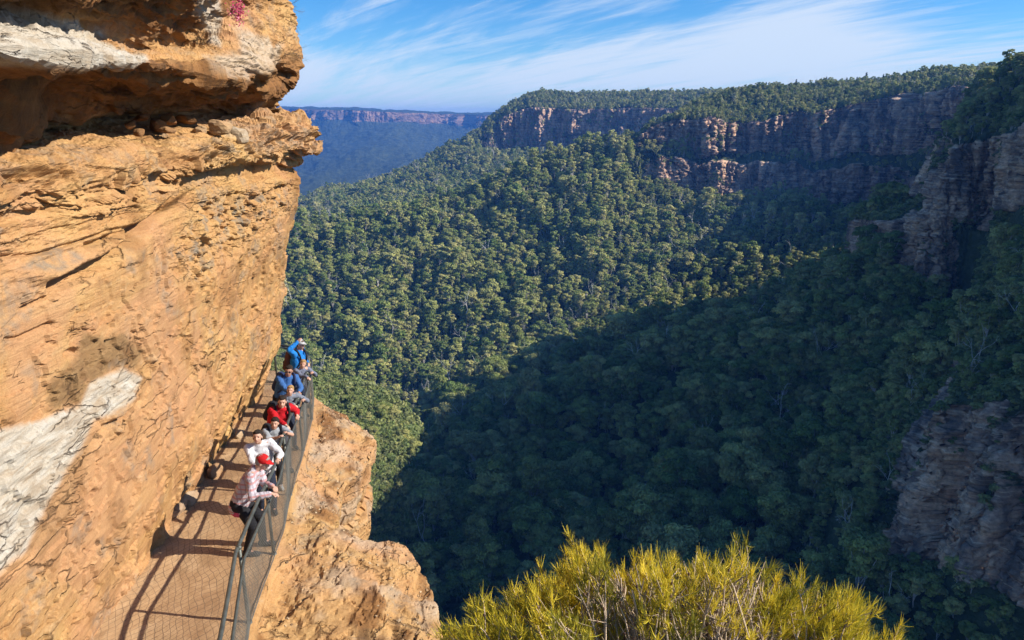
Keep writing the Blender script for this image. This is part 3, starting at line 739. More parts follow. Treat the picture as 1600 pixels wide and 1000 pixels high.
def gum(name, H, spread, ncl, nleaf, size, seed, leaf, bark, low=0.42, detail=True):
    rng = np.random.default_rng(seed)
    lean = rng.normal(0, 0.05, 2) * H
    tb = MB(); z = np.linspace(-1.5, H * 0.62, 6)
    wob = np.cumsum(rng.normal(0, 0.012 * H, (6, 2)), 0); wob -= wob[0]
    pts = np.stack([lean[0] * (z / H) ** 2 + wob[:, 0], lean[1] * (z / H) ** 2 + wob[:, 1], z], 1)
    tb.tube(pts, np.linspace(H * 0.018, H * 0.009, 6), 6 if detail else 4)
    clumps = []
    for k in range(ncl):
        a = k * 2.399 + rng.uniform(-0.5, 0.5); h = low + (0.97 - low) * ((k + 0.5) / ncl) ** 0.8
        hh = (k + 0.5) / ncl
        rad = spread * (0.40 + 0.60 * math.sin(math.pi * min(1.0, hh * 1.1) * 0.66)) * rng.uniform(0.35, 0.95)
        if hh > 0.86: rad *= 0.55
        c = np.array([pts[-1, 0] * h + math.cos(a) * rad, pts[-1, 1] * h + math.sin(a) * rad, H * h])
        r0 = spread * rng.uniform(0.34, 0.56)
        clumps.append((c, (r0, r0 * rng.uniform(0.8, 1.15), r0 * rng.uniform(0.5, 0.75))))
        j = min(5, max(2, int(h * 6 / 1.05) - 1)); st = pts[j]
        mid = (st + c) / 2 + np.array([0, 0, -0.04 * H])
        tb.tube([st, mid, c], [H * 0.007, H * 0.005, H * 0.002], 4, cap=False)
    cm = crown_mesh(name + '_crown', clumps, nleaf, size, leaf, rng)
    tm = tb.mesh(name + '_trunk', bark)
    return cm, tm

def join_mesh(name, cm, tm):
    """crown and trunk in one mesh, for the forest mass"""
    Vs = []; Fs = []; mi = []; lf = []; n = 0
    for k, me in enumerate((cm, tm)):
        v = np.empty(len(me.vertices) * 3, np.float32); me.vertices.foreach_get('co', v); v = v.reshape(-1, 3)
        f = np.empty(len(me.loops), np.int32); me.loops.foreach_get('vertex_index', f); f = f.reshape(-1, 4)
        Vs.append(v); Fs.append(f + n); mi += [k] * len(f); n += len(v)
        if k == 0:
            a = np.empty(len(v), np.float32); me.attributes['leaf'].data.foreach_get('value', a); lf.append(a)
        else: lf.append(np.full(len(v), 0.5, np.float32))
    return mesh_np(name, np.concatenate(Vs), np.concatenate(Fs), False, [cm.materials[0], tm.materials[0]], mi, {'leaf': np.concatenate(lf)})

GUMS = []
for k, (H, sp, ncl, low) in enumerate([(16, 5.8, 15, .25), (22, 5.0, 13, .50), (14, 6.0, 13, .24), (12, 4.8, 11, .18), (19, 6.8, 15, .46), (9, 4.8, 10, .15)]):
    GUMS.append(gum('gum', H, sp, ncl, 150, 0.48, 100 + k, M['leaf'], M['bark'] if k != 3 else M['darkbark'], low))
MIDG = [gum('gum_small', H, sp, n, 75, 0.66, 200 + k, M['leaf'], M['bark'], low, False) for k, (H, sp, n, low) in enumerate([(15, 5.8, 11, .25), (21, 4.8, 11, .48), (12, 5.8, 10, .2), (9, 4.4, 8, .15)])]
FARG = [gum('gum_far', H, sp, n, 30, 1.05, 300 + k, M['leaf'], M['bark'], low, False) for k, (H, sp, n, low) in enumerate([(13, 5.8, 8, .2), (16, 5.2, 9, .3), (10, 5.4, 7, .15)])]
def bush_mesh(seed, r=1.6, n=150, size=0.42):
    rng = np.random.default_rng(seed)
    cl = [((rng.normal(0, .7), rng.normal(0, .7), rng.uniform(.4, 1.4)), (r * rng.uniform(.5, .9),) * 2 + (r * .6,)) for _ in range(4)]
    cm = crown_mesh('bush', cl, n, size, M['bush'], rng)
    tb = MB(); tb.tube([(0, 0, -1), (0, 0, .6), (.2, .1, 1.2)], [.12, .08, .03], 4)
    return cm, tb.mesh('bush_stem', M['darkbark'])
BUSH = [bush_mesh(400 + k) for k in range(3)]

def dead_mesh(seed):
    rng = np.random.default_rng(700 + seed); m = MB()
    def grow(p, d, L, r, g):
        pts = [p]
        for k in range(4): d = d + rng.normal(0, .13, 3); d /= np.linalg.norm(d); pts.append(pts[-1] + d * L / 4)
        m.tube(pts, np.linspace(r, r * .5, 5), 4, cap=False)
        if g > 0:
            for j in range(3):
                q = d + rng.normal(0, .55, 3); grow(pts[int(rng.integers(2, 5))], q / np.linalg.norm(q), L * rng.uniform(.5, .7), r * .5, g - 1)
    grow(np.array([0, 0, -1.0]), np.array([0, 0, 1.0]), 14, .30, 3)
    return m.mesh('dead_tree', M['deadwood'])
def build_forest():
    T = np.array(TREES, float)
    d = np.linalg.norm(T[:, :3], axis=1)
    px, py, dd = proj(T[:, :3] + np.array([0, 0, 8.0]))
    inv = (px > 5) & (px < 1595) & (py > 20) & (py < 1010)
    # crude test for being hidden by the foreground cliff and ledge
    edge = np.interp(py, [0, 170, 220, 270, 390, 500, 600, 690, 720, 790, 865, 875, 1000], [455, 440, 505, 475, 455, 440, 560, 590, 585, 530, 520, 645, 700])
    inv &= px > edge
    gk = T[:, 4] == 0
    cand = np.where(inv & gk)[0]
    # largest in the photo first; skip those standing close behind another one already taken
    order = cand[np.argsort((d / T[:, 3])[cand])]
    chosen = list(order[:296])
    ch = set(int(i) for i in chosen)
    rng = np.random.default_rng(5)
    first = {}
    for i in chosen:
        k = int(rng.integers(0, 6)); x, y, z, s, _ = T[i]
        q, w, e = px[i], py[i], dd[i]
        if q > 1330 and w < 330: lab, g = 'gum tree on top of the right-hand cliff beside the gorge', 'gum trees on the right-hand cliff top'
        elif q > 1380 and w > 880: lab, g = 'dark gum tree at the foot of the lowest right-hand cliff', 'gum trees below the lowest right-hand cliff'
        elif q > 1380: lab, g = 'gum tree on the shaded ledges between the right-hand cliffs', 'gum trees between the right-hand cliffs'
        else: lab, g = 'dull green gum tree in the shaded forest on the nearest valley slope', 'gum trees of the nearest shaded forest'
        root = empty('gum_tree', (x, y, z), lab, 'tree', g, float(rng.uniform(0, 6.28)))
        root.scale = (s, s, s * float(rng.uniform(0.9, 1.12)))
        obj('crown', GUMS[k][0], root); obj('trunk', GUMS[k][1], root)
    protos = bpy.data.collections.new('forest_sources')
    names = []
    def add(me, nm):
        o = bpy.data.objects.new(nm, me); protos.objects.link(o); names.append(nm)
    for k, (c, t) in enumerate(GUMS): add(join_mesh('gum_whole', c, t), 'a%02d' % k)
    for k, (c, t) in enumerate(MIDG): add(join_mesh('gum_whole', c, t), 'b%02d' % k)
    for k, (c, t) in enumerate(FARG): add(join_mesh('gum_whole', c, t), 'c%02d' % k)
    for k, (c, t) in enumerate(BUSH): add(join_mesh('bush_whole', c, t), 'd%02d' % k)
    for k in range(2): add(dead_mesh(k), 'e%02d' % k)
    def mass(name, sel, pid, label=None):
        n = len(sel)
        me = bpy.data.meshes.new(name); me.vertices.add(n); me.vertices.foreach_set('co', T[sel, :3].astype(np.float32).ravel())
        a = me.attributes.new('pid', 'INT', 'POINT'); a.data.foreach_set('value', pid.astype(np.int32))
        rot = np.zeros((n, 3), np.float32); rot[:, 2] = rng.uniform(0, 6.28, n); rot[:, :2] = rng.normal(0, .05, (n, 2))
        a = me.attributes.new('rot', 'FLOAT_VECTOR', 'POINT'); a.data.foreach_set('vector', rot.ravel())
        s = T[sel, 3]; sc = np.stack([s, s, s * rng.uniform(.85, 1.2, n)], 1).astype(np.float32)
        a = me.attributes.new('scl', 'FLOAT_VECTOR', 'POINT'); a.data.foreach_set('vector', sc.ravel())
        o = obj(name, me, kind='stuff', label=label)
        ng = bpy.data.node_groups.new(name, 'GeometryNodeTree')
        ng.interface.new_socket('Geometry', in_out='INPUT', socket_type='NodeSocketGeometry')
        ng.interface.new_socket('Geometry', in_out='OUTPUT', socket_type='NodeSocketGeometry')
        N = ng.nodes; L = ng.links
        gi = N.new('NodeGroupInput'); go = N.new('NodeGroupOutput'); ip = N.new('GeometryNodeInstanceOnPoints'); ci = N.new('GeometryNodeCollectionInfo')
        ci.inputs['Collection'].default_value = protos; ci.inputs['Separate Children'].default_value = True; ci.inputs['Reset Children'].default_value = True
        L.new(gi.outputs[0], ip.inputs['Points']); L.new(ci.outputs[0], ip.inputs['Instance']); ip.inputs['Pick Instance'].default_value = True
        for an, ty, sk in (('pid', 'INT', 'Instance Index'), ('rot', 'FLOAT_VECTOR', 'Rotation'), ('scl', 'FLOAT_VECTOR', 'Scale')):
            x = N.new('GeometryNodeInputNamedAttribute'); x.data_type = ty; x.inputs['Name'].default_value = an
            src = [q for q in x.outputs if q.enabled and q.name == 'Attribute'][0]
            if an == 'rot':
                er = N.new('FunctionNodeEulerToRotation'); L.new(src, er.inputs[0]); src = er.outputs[0]
            L.new(src, ip.inputs[sk])
        L.new(ip.outputs[0], go.inputs[0])
        md = o.modifiers.new('scatter', 'NODES'); md.node_group = ng
        return o
    keep = np.array([i not in ch for i in range(len(T))])
    isb = T[:, 4] == 3
    f = np.where(keep & ~isb)[0]
    pid = np.where(d[f] < 700, rng.integers(0, 6, len(f)), np.where(d[f] < 1150, 6 + rng.integers(0, 4, len(f)), 10 + rng.integers(0, 3, len(f))))
    pid = np.where(rng.random(len(f)) < .02, 16 + rng.integers(0, 2, len(f)), pid)
    mass('forest', f, pid, 'eucalypt forest covering the valley slopes and plateau tops')
    f = np.where(isb)[0]
    mass('undergrowth', f, 13 + rng.integers(0, 3, len(f)), 'low scrub on the knoll and cliff ledges')
    print('TREES', len(T), 'forest', int((keep & ~isb).sum()), 'scrub', int(isb.sum()))
build_forest()
#SECTION_SPLIT
# ------------------------------------------------------------------ the sandstone wall on the left
YS_END = 17.3
def ground_z(y): return np.interp(y, [0, 11, 14, 18, 22], [-6.3, -6.3, -6.5, -6.8, -7.0])
def base_x(y): return np.interp(y, [0, 4, 7.8, 9.9, 12, 14, 16.1, 17.3, 22], [-4.9, -5.0, -5.2, -5.42, -5.7, -6.0, -6.3, -6.35, -6.4])
WL = [   # feature lines of the wall, top to bottom: (px, py, x)
    [(0, -60, -3.65), (100, -50, -3.75), (200, -45, -4.0), (300, -40, -4.4), (380, -60, -4.7), (450, -80, -4.9)],
    [(0, -22, -3.75), (100, -12, -3.85), (200, -8, -4.1), (300, 0, -4.4), (345, -15, -4.8), (450, -45, -4.95)],
    [(0, 10, -4.7), (100, 30, -4.8), (180, 58, -5.1), (240, 74, -5.5), (300, 70, -5.45), (345, 22, -4.95), (452, 0, -4.85)],
    [(0, 45, -3.95), (100, 60, -4.1), (200, 82, -4.5), (260, 90, -5.0), (320, 92, -5.0), (380, 82, -4.72), (456, 40, -4.80)],
    [(0, 80, -3.72), (100, 86, -3.9), (200, 94, -4.2), (300, 108, -4.65), (380, 127, -4.72), (443, 105, -4.8)],
    [(0, 150, -5.3), (80, 140, -5.35), (150, 128, -5.4), (250, 132, -5.4), (350, 147, -5.4), (390, 150, -5.25), (437, 130, -5.05)],
    [(0, 195, -5.95), (80, 191, -5.95), (150, 176, -6.0), (250, 170, -6.15), (350, 176, -6.1), (390, 172, -5.6), (430, 150, -5.35)],
    [(0, 207, -6.5), (80, 203, -6.5), (150, 181, -6.6), (250, 175, -6.8), (350, 181, -6.5), (395, 180, -5.7), (428, 168, -5.4)],
    [(0, 258, -5.05), (100, 250, -5.05), (200, 240, -5.05), (300, 224, -5.05), (380, 214, -5.0), (440, 188, -4.95), (490, 200, -4.62)],
    [(0, 300, -4.93), (100, 292, -4.93), (200, 275, -4.93), (300, 255, -4.93), (400, 245, -4.85), (460, 236, -4.7), (505, 228, -4.42)],
    [(0, 345, -5.05), (100, 335, -5.08), (200, 318, -5.1), (270, 298, -5.2), (350, 280, -5.3), (470, 262, -5.1)],
    [(0, 420, -4.98), (75, 405, -5.0), (200, 360, -5.02), (270, 325, -5.05), (350, 300, -5.1), (475, 276, -4.93)],
    [(0, 650, -4.95), (150, 590, -5.02), (260, 540, -5.15), (350, 500, -5.35), (453, 400, -5.5)],
]
def build_wall():
    sy = np.concatenate([np.arange(3.2, YS_END, 0.026), YS_END + 0.5 * np.sin(np.linspace(0, math.pi / 2, 22)), YS_END + 0.5 + np.linspace(0.02, 0.3, 40)])
    n0 = int((YS_END - 3.2) / 0.026) + 1
    n0 = len(np.arange(3.2, YS_END, 0.026))
    dx = np.concatenate([np.zeros(n0), -0.5 * (1 - np.cos(np.linspace(0, math.pi / 2, 22))), -0.5 - np.linspace(0.06, 3.0, 40)])
    yc = np.minimum(sy, YS_END)
    lines = [np.stack([np.full(len(sy), -4.75) + 0.15 * np.sin(yc), sy, np.full(len(sy), 4.2)], 1)]
    for L in WL:
        pts = np.array([PX(*q) for q in L]); o = np.argsort(pts[:, 1]); pts = pts[o]
        # smooth the joints a little
        z = np.interp(yc, pts[:, 1], pts[:, 2]); x = np.interp(yc, pts[:, 1], pts[:, 0])
        k = np.ones(25) / 25; pad = 12
        z[:n0] = np.convolve(np.pad(z[:n0], pad, 'edge'), k, 'valid'); x[:n0] = np.convolve(np.pad(x[:n0], pad, 'edge'), k, 'valid')
        lines.append(np.stack([x, sy, z], 1))
    bz = ground_z(yc) - 0.0; bx = base_x(yc)
    lines.append(np.stack([bx * 0.45 + lines[-1][:, 0] * 0.55 + 0.05, sy, bz * 0.62 + lines[-1][:, 2] * 0.38], 1))
    lines.append(np.stack([bx + 0.02, sy, bz + 0.25], 1))
    lines.append(np.stack([bx - 0.06, sy, bz - 0.35], 1))
    seg = [26, 16, 34, 18, 22, 34, 30, 10, 46, 24, 24, 28, 100, 70, 60, 8]
    rows = []; rp = []
    for r in range(len(seg)):
        for k in range(seg[r]):
            f = k / seg[r]; rows.append(lines[r] * (1 - f) + lines[r + 1] * f); rp.append(r + f)
    rows.append(lines[-1]); rp.append(len(seg))
    V = np.stack(rows); nr, nc = V.shape[:2]
    V[:, :, 0] += dx[None, :]
    # soften the profile
    for _ in range(5):
        V[1:-1] = V[1:-1] * 0.5 + (V[:-2] + V[2:]) * 0.25
    px, py, _ = proj(V.reshape(-1, 3)); px0 = px.copy(); py0 = py.copy()
    Q = V.reshape(-1, 3)
    du = np.gradient(V, axis=1); dv = np.gradient(V, axis=0)
    N = np.cross(dv, du).reshape(-1, 3); N /= np.linalg.norm(N, axis=1)[:, None] + 1e-9
    if N[:, 0].mean() < 0: N = -N
    r = np.repeat(np.array(rp)[:, None], nc, 1).reshape(-1)
    y, z = Q[:, 1], Q[:, 2]
    # zones
    lowface = sstep(11.8, 12.6, r)
    rough = 1 - sstep(11.6, 12.4, r)
    flaky = np.clip(poly_in([(370, 170), (430, 160), (520, 195), (520, 262), (440, 262), (370, 250), (300, 262), (290, 235)], px, py) / 14, 0, 1)
    chips = np.clip(poly_in([(310, 290), (470, 275), (462, 330), (430, 350), (360, 400), (310, 450), (270, 440), (240, 400), (290, 350)], px, py) / 20, 0, 1)
    slabs = np.clip(poly_in([(-80, 265), (300, 235), (360, 255), (270, 330), (150, 345), (-80, 330)], px, py) / 16, 0, 1)
    yz = np.stack([y, z, np.zeros_like(y)], 1)
    warp = fbm(np.stack([y * 0.5, z * 0.9, z * 0 + 3], 1), 3)
    d = 0.15 * fbm(np.stack([y * 0.45, z * 0.7, Q[:, 0] * 0.3], 1), 3) * (0.4 + 0.6 * rough)
    # bedding: stepped layers with cross-bedding tilt
    def beds(th, tilt, seed, sharp=0.18):
        zz = (z + tilt * y + 0.10 * warp) / th
        a = pn(np.stack([zz, y * 0.35, z * 0 + seed], 1)); b = np.floor(zz)
        rnd = np.modf(np.abs(np.sin(b * 12.9898 + seed * 78.2)) * 43758.5)[0]
        f = zz - b
        rn2 = np.modf(np.abs(np.sin((b + 1) * 12.9898 + seed * 78.2)) * 43758.5)[0]
        return rnd + (rn2 - rnd) * sstep(1 - sharp, 1.0, f) - 0.5 + 0.5 * a
    d += 0.085 * beds(0.24, 0.0, 1.3) * (rough * 0.9 + 0.06)
    d += 0.050 * beds(0.085, 0.03, 2.1) * (rough * 0.9 + 0.06 + 0.6 * chips)
    d += flaky * (0.13 * beds(0.12, 0.10, 4.4, 0.08) + 0.07 * beds(0.05, 0.14, 5.2, 0.1))
    idv, ed = cell(np.stack([y * 2.6 + 0.6 * warp, z * 7.5 + 0.5 * warp], 1), 3)
    idv2, ed2 = cell(np.stack([y * 5.5 + 0.6 * warp, z * 15 + 0.5 * warp], 1), 8)
    d += (0.10 * flaky + 0.055 * chips + 0.06 * slabs) * (idv - 0.5) * 2 - (0.05 * flaky + 0.02 * chips + 0.02 * slabs) * (1 - sstep(0, 0.08, ed))
    d += (0.05 * flaky + 0.040 * chips + 0.02 * slabs) * (idv2 - 0.5) * 2
    # holes and scoops on the slabby band
    sc = fbm(np.stack([y * 1.3 + 4, z * 3.0, z * 0 + 8], 1), 4)
    d -= slabs * 0.20 * sstep(0.32, 0.62, sc)
    d -= chips * 0.10 * sstep(0.25, 0.5, sc)
    # soffit lumps
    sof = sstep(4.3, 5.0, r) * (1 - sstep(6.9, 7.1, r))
    d += sof * (0.13 * fbm(np.stack([y * 0.7, z * 1.1, Q[:, 0] * 1.0 + 5], 1), 4) + 0.10 * (sstep(-0.06, 0.06, fbm(np.stack([y * 0.5, Q[:, 0] * 2.0, z], 1), 2)) - 0.5) + 0.03 * (ridged(np.stack([y * 1.2, z * 3, Q[:, 0] * 3], 1), 3) - 1))
    d += sof * 0.30 * sstep(90, 30, px) * sstep(125, 160, py) * (1 - sstep(195, 206, py))
    sof2 = sstep(1.1, 1.6, r) * (1 - sstep(3.2, 3.6, r))
    d += sof2 * (0.08 * (ridged(np.stack([y * 0.5, z * 2.2, Q[:, 0] * 2.6 + 5], 1), 4) - 1.1))
    # curling lobes on the white lip
    lip = sstep(2.6, 3.2, r) * (1 - sstep(4.0, 4.35, r)) * (1 - sstep(240, 300, px))
    d += lip * (0.16 * np.abs(pn(np.stack([y * 2.2 + z * 1.5, z * 1.5, z * 0 + 2], 1))) - 0.05 + 0.035 * (ridged(np.stack([y * 5 + z * 6, z * 5, z * 0 + 2], 1), 3) - 1))
    # the diagonal undercut and companion cracks (drawn where they lie on the face)
    dd = line_d([(75, 446), (110, 432), (150, 412), (190, 385), (215, 362), (236, 345), (262, 318), (292, 292), (310, 268)], px, py)
    wd = np.interp(px, [60, 110, 190, 240, 300], [7, 12, 10, 7, 6])
    below = np.interp(px, [75, 150, 215, 262, 310], [446, 412, 362, 318, 268]) - py      # >0 above the line
    d -= 0.26 * np.exp(-(dd / wd) ** 2)
    d += 0.10 * np.exp(-((below - 18) / 14) ** 2) * (px < 310) * (px > -50) * sstep(0, 60, px)
    for pts, w, a in [([(130, 385), (180, 365), (235, 348)], 5, .16), ([(0, 400), (60, 396), (110, 380), (160, 362), (225, 350)], 2.5, .07), ([(0, 520), (40, 480), (90, 455), (140, 430)], 3.5, .08),
                      ([(440, 262), (380, 268), (330, 276), (290, 285), (275, 310)], 6, .16), ([(0, 210), (60, 204), (110, 196)], 5, .2),
                      ([(0, 530), (30, 528), (80, 505)], 3, .06), ([(330, 470), (322, 520), (305, 570)], 2.2, .06), ([(265, 625), (255, 680), (258, 735)], 2.0, .05), ([(355, 320), (352, 400), (330, 480)], 2.5, .06), ([(365, 375), (362, 400)], 3, .1),
                      ([(95, 555), (105, 548), (118, 552)], 5, .10), ([(395, 480), (388, 505)], 3, .06), ([(210, 600), (190, 618), (160, 640), (110, 720)], 3.0, .09)]:
        d -= a * np.exp(-(line_d(pts, px, py) / w) ** 2)
    # lower face: shallow spalls, streaks and fine relief
    sp = fbm(np.stack([y * 0.8, z * 1.2, z * 0 + 12], 1), 5)
    d += lowface * 0.05 * sstep(-0.01, 0.02, sp) + lowface * 0.04 * sstep(0.25, 0.27, fbm(np.stack([y * 0.9 + z * 0.5 + 7, z * 0.8, z * 0 + 2], 1), 5))
    d += lowface * 0.03 * sstep(-0.01, 0.01, fbm(np.stack([y * 1.6 - z * 0.4, z * 1.9, z * 0 + 21], 1), 4))
    pk = fbm(np.stack([y * 6 + z * 2, z * 3.0, z * 0 + 6], 1), 4); pz = sstep(-0.1, 0.4, fbm(np.stack([y * 0.7, z * 0.7, z * 0 + 44], 1), 2))
    d -= lowface * 0.022 * sstep(0.5, 0.6, pk) * pz
    d += 0.030 * (ridged(np.stack([y * 2.2, z * 7.0, Q[:, 0] * 3], 1), 5, 0.6) - 1.2) * (0.04 + 0.96 * rough)
    d += (0.002 + 0.010 * rough) * fbm(Q * np.array([9, 9, 16]), 4, 0.6)
    wp = sstep(-3, 5, poly_in([(-90, 712), (0, 668), (60, 655), (95, 640), (125, 632), (140, 598), (190, 572), (222, 590), (212, 622), (175, 648), (150, 660), (128, 700), (100, 740), (70, 800), (40, 860), (0, 895), (-90, 960)], px, py) + 6 * fbm(np.stack([y * 1.8, z * 2.5, z * 0], 1), 4))
    d += wp * (0.05 + 0.03 * fbm(np.stack([y * 0.8, z * 2.4 + y * .5, z * 0 + 4], 1), 4) + 0.014 * (ridged(np.stack([y * 0.9, z * 7 + y * 1.5, z * 0 + 4], 1), 4) - 1))
    d -= 0.10 * np.exp(-(line_d([(215, 625), (178, 652), (150, 668), (130, 706), (104, 746), (74, 806), (44, 866), (0, 902)], px, py) / 4.5) ** 2)
    amp = np.ones_like(d)
    Q = Q + N * (d * amp)[:, None]
    # masks of colour
    px, py, _ = proj(Q)
    nz = 14 * fbm(np.stack([y * 1.8, z * 2.5, z * 0], 1), 4)
    white = np.maximum.reduce([
        sstep(-3, 6, poly_in([(-90, 712), (0, 668), (60, 655), (95, 640), (125, 632), (140, 598), (190, 572), (222, 590), (212, 622), (175, 648), (150, 660), (128, 700), (100, 740), (70, 800), (40, 860), (0, 895), (-90, 960)], px, py) + nz * 0.25),
        sstep(-4, 7, poly_in([(-90, 12), (20, 8), (60, 18), (120, 36), (128, 52), (170, 44), (168, 56), (150, 60), (190, 72), (232, 82), (238, 100), (200, 112), (100, 112), (-90, 108)], px, py) + nz * 0.6),
        0.85 * sstep(-4, 7, poly_in([(295, -30), (345, -20), (352, 40), (345, 75), (325, 65), (310, 35)], px, py) + nz * 0.6),
        0.65 * sstep(-4, 7, poly_in([(350, 30), (440, 70), (440, 108), (385, 126), (345, 118), (318, 88), (330, 78), (375, 85)], px, py) + nz * 0.6),
        0.55 * sstep(-6, 8, poly_in([(345, 195), (392, 200), (386, 218), (350, 215)], px, py) + nz * 0.5)])
    brown = np.maximum(0.9 * sstep(-4, 10, poly_in([(130, 520), (190, 525), (250, 545), (215, 572), (140, 598), (128, 628), (95, 640), (60, 655), (78, 600), (120, 560)], px, py) + nz * 0.7),
                       0.45 * sstep(-10, 20, poly_in([(40, 820), (120, 680), (160, 660), (120, 800), (60, 900)], px, py) + nz))
    grey = np.maximum(0.5 * sstep(0.25, 0.5, fbm(yz * 1.2 + 5, 4)), 0.7 * sstep(-5, 8, poly_in([(80, 300 + 80), (130, 405), (90, 425), (30, 420)], px, py) + nz * 0.5))
    grey = np.maximum(grey, 0.6 * flaky * sstep(-.1, .3, fbm(yz * 3, 3))); grey = np.maximum(grey, 0.8 * chips * sstep(0, .3, fbm(yz * 3 + 9, 3)))
    rust_shade = np.maximum.reduce([0.85 * sof * (1 - white), 0.9 * sof2 * (1 - sstep(2.6, 3.1, r)) * (1 - white), 0.35 * sstep(0.2, 0.5, fbm(yz * np.array([1.5, .8, 1]) + 30, 4)) * (1 - white)])  # shade painted into the soffits, beside scattered rusty stains
    rust_shade = np.maximum(rust_shade, 0.55 * sstep(440, 470, px) * (py > 262) * (py < 420))
    me = mesh_np('rock_wall', Q, grid_faces(nr, nc)[:, ::-1], False, [M['stone']], attrs={'white': white * 0.92, 'brown': brown * (1 - white), 'grey': grey * (1 - white), 'rust_shade': rust_shade})
    obj('overhanging_cliff', me, kind='structure')

# ------------------------------------------------------------------ rock shelf that carries the track
EDGE_Y = [2.0, 5.0, 7.0, 8.9, 10.0, 10.60, 10.80, 10.92, 11.05, 11.6, 12.6, 13.5, 14.6, 15.5, 16.4, 17.4, 18.5, 20.0]
EDGE_X = [-0.4, -0.35, -0.6, -1.0, -1.35, -1.6, -1.95, -2.7, -3.02, -3.15, -3.38, -3.22, -3.02, -3.08, -3.6, -4.25, -5.4, -6.9]
FENCE = [(-2.75, 4.6), (-3.0, 6.4), (-3.42, 8.0), (-3.55, 9.2), (-3.65, 10.2), (-3.9, 11.5), (-4.2, 13.3), (-4.6, 15.5), (-5.0, 17.1), (-5.5, 18.1), (-6.3, 18.4), (-7.4, 18.7)]
FX = np.array([p[0] for p in FENCE]); FY = np.array([p[1] for p in FENCE])
def fence_x(y): return np.interp(y, FY[:10], FX[:10])

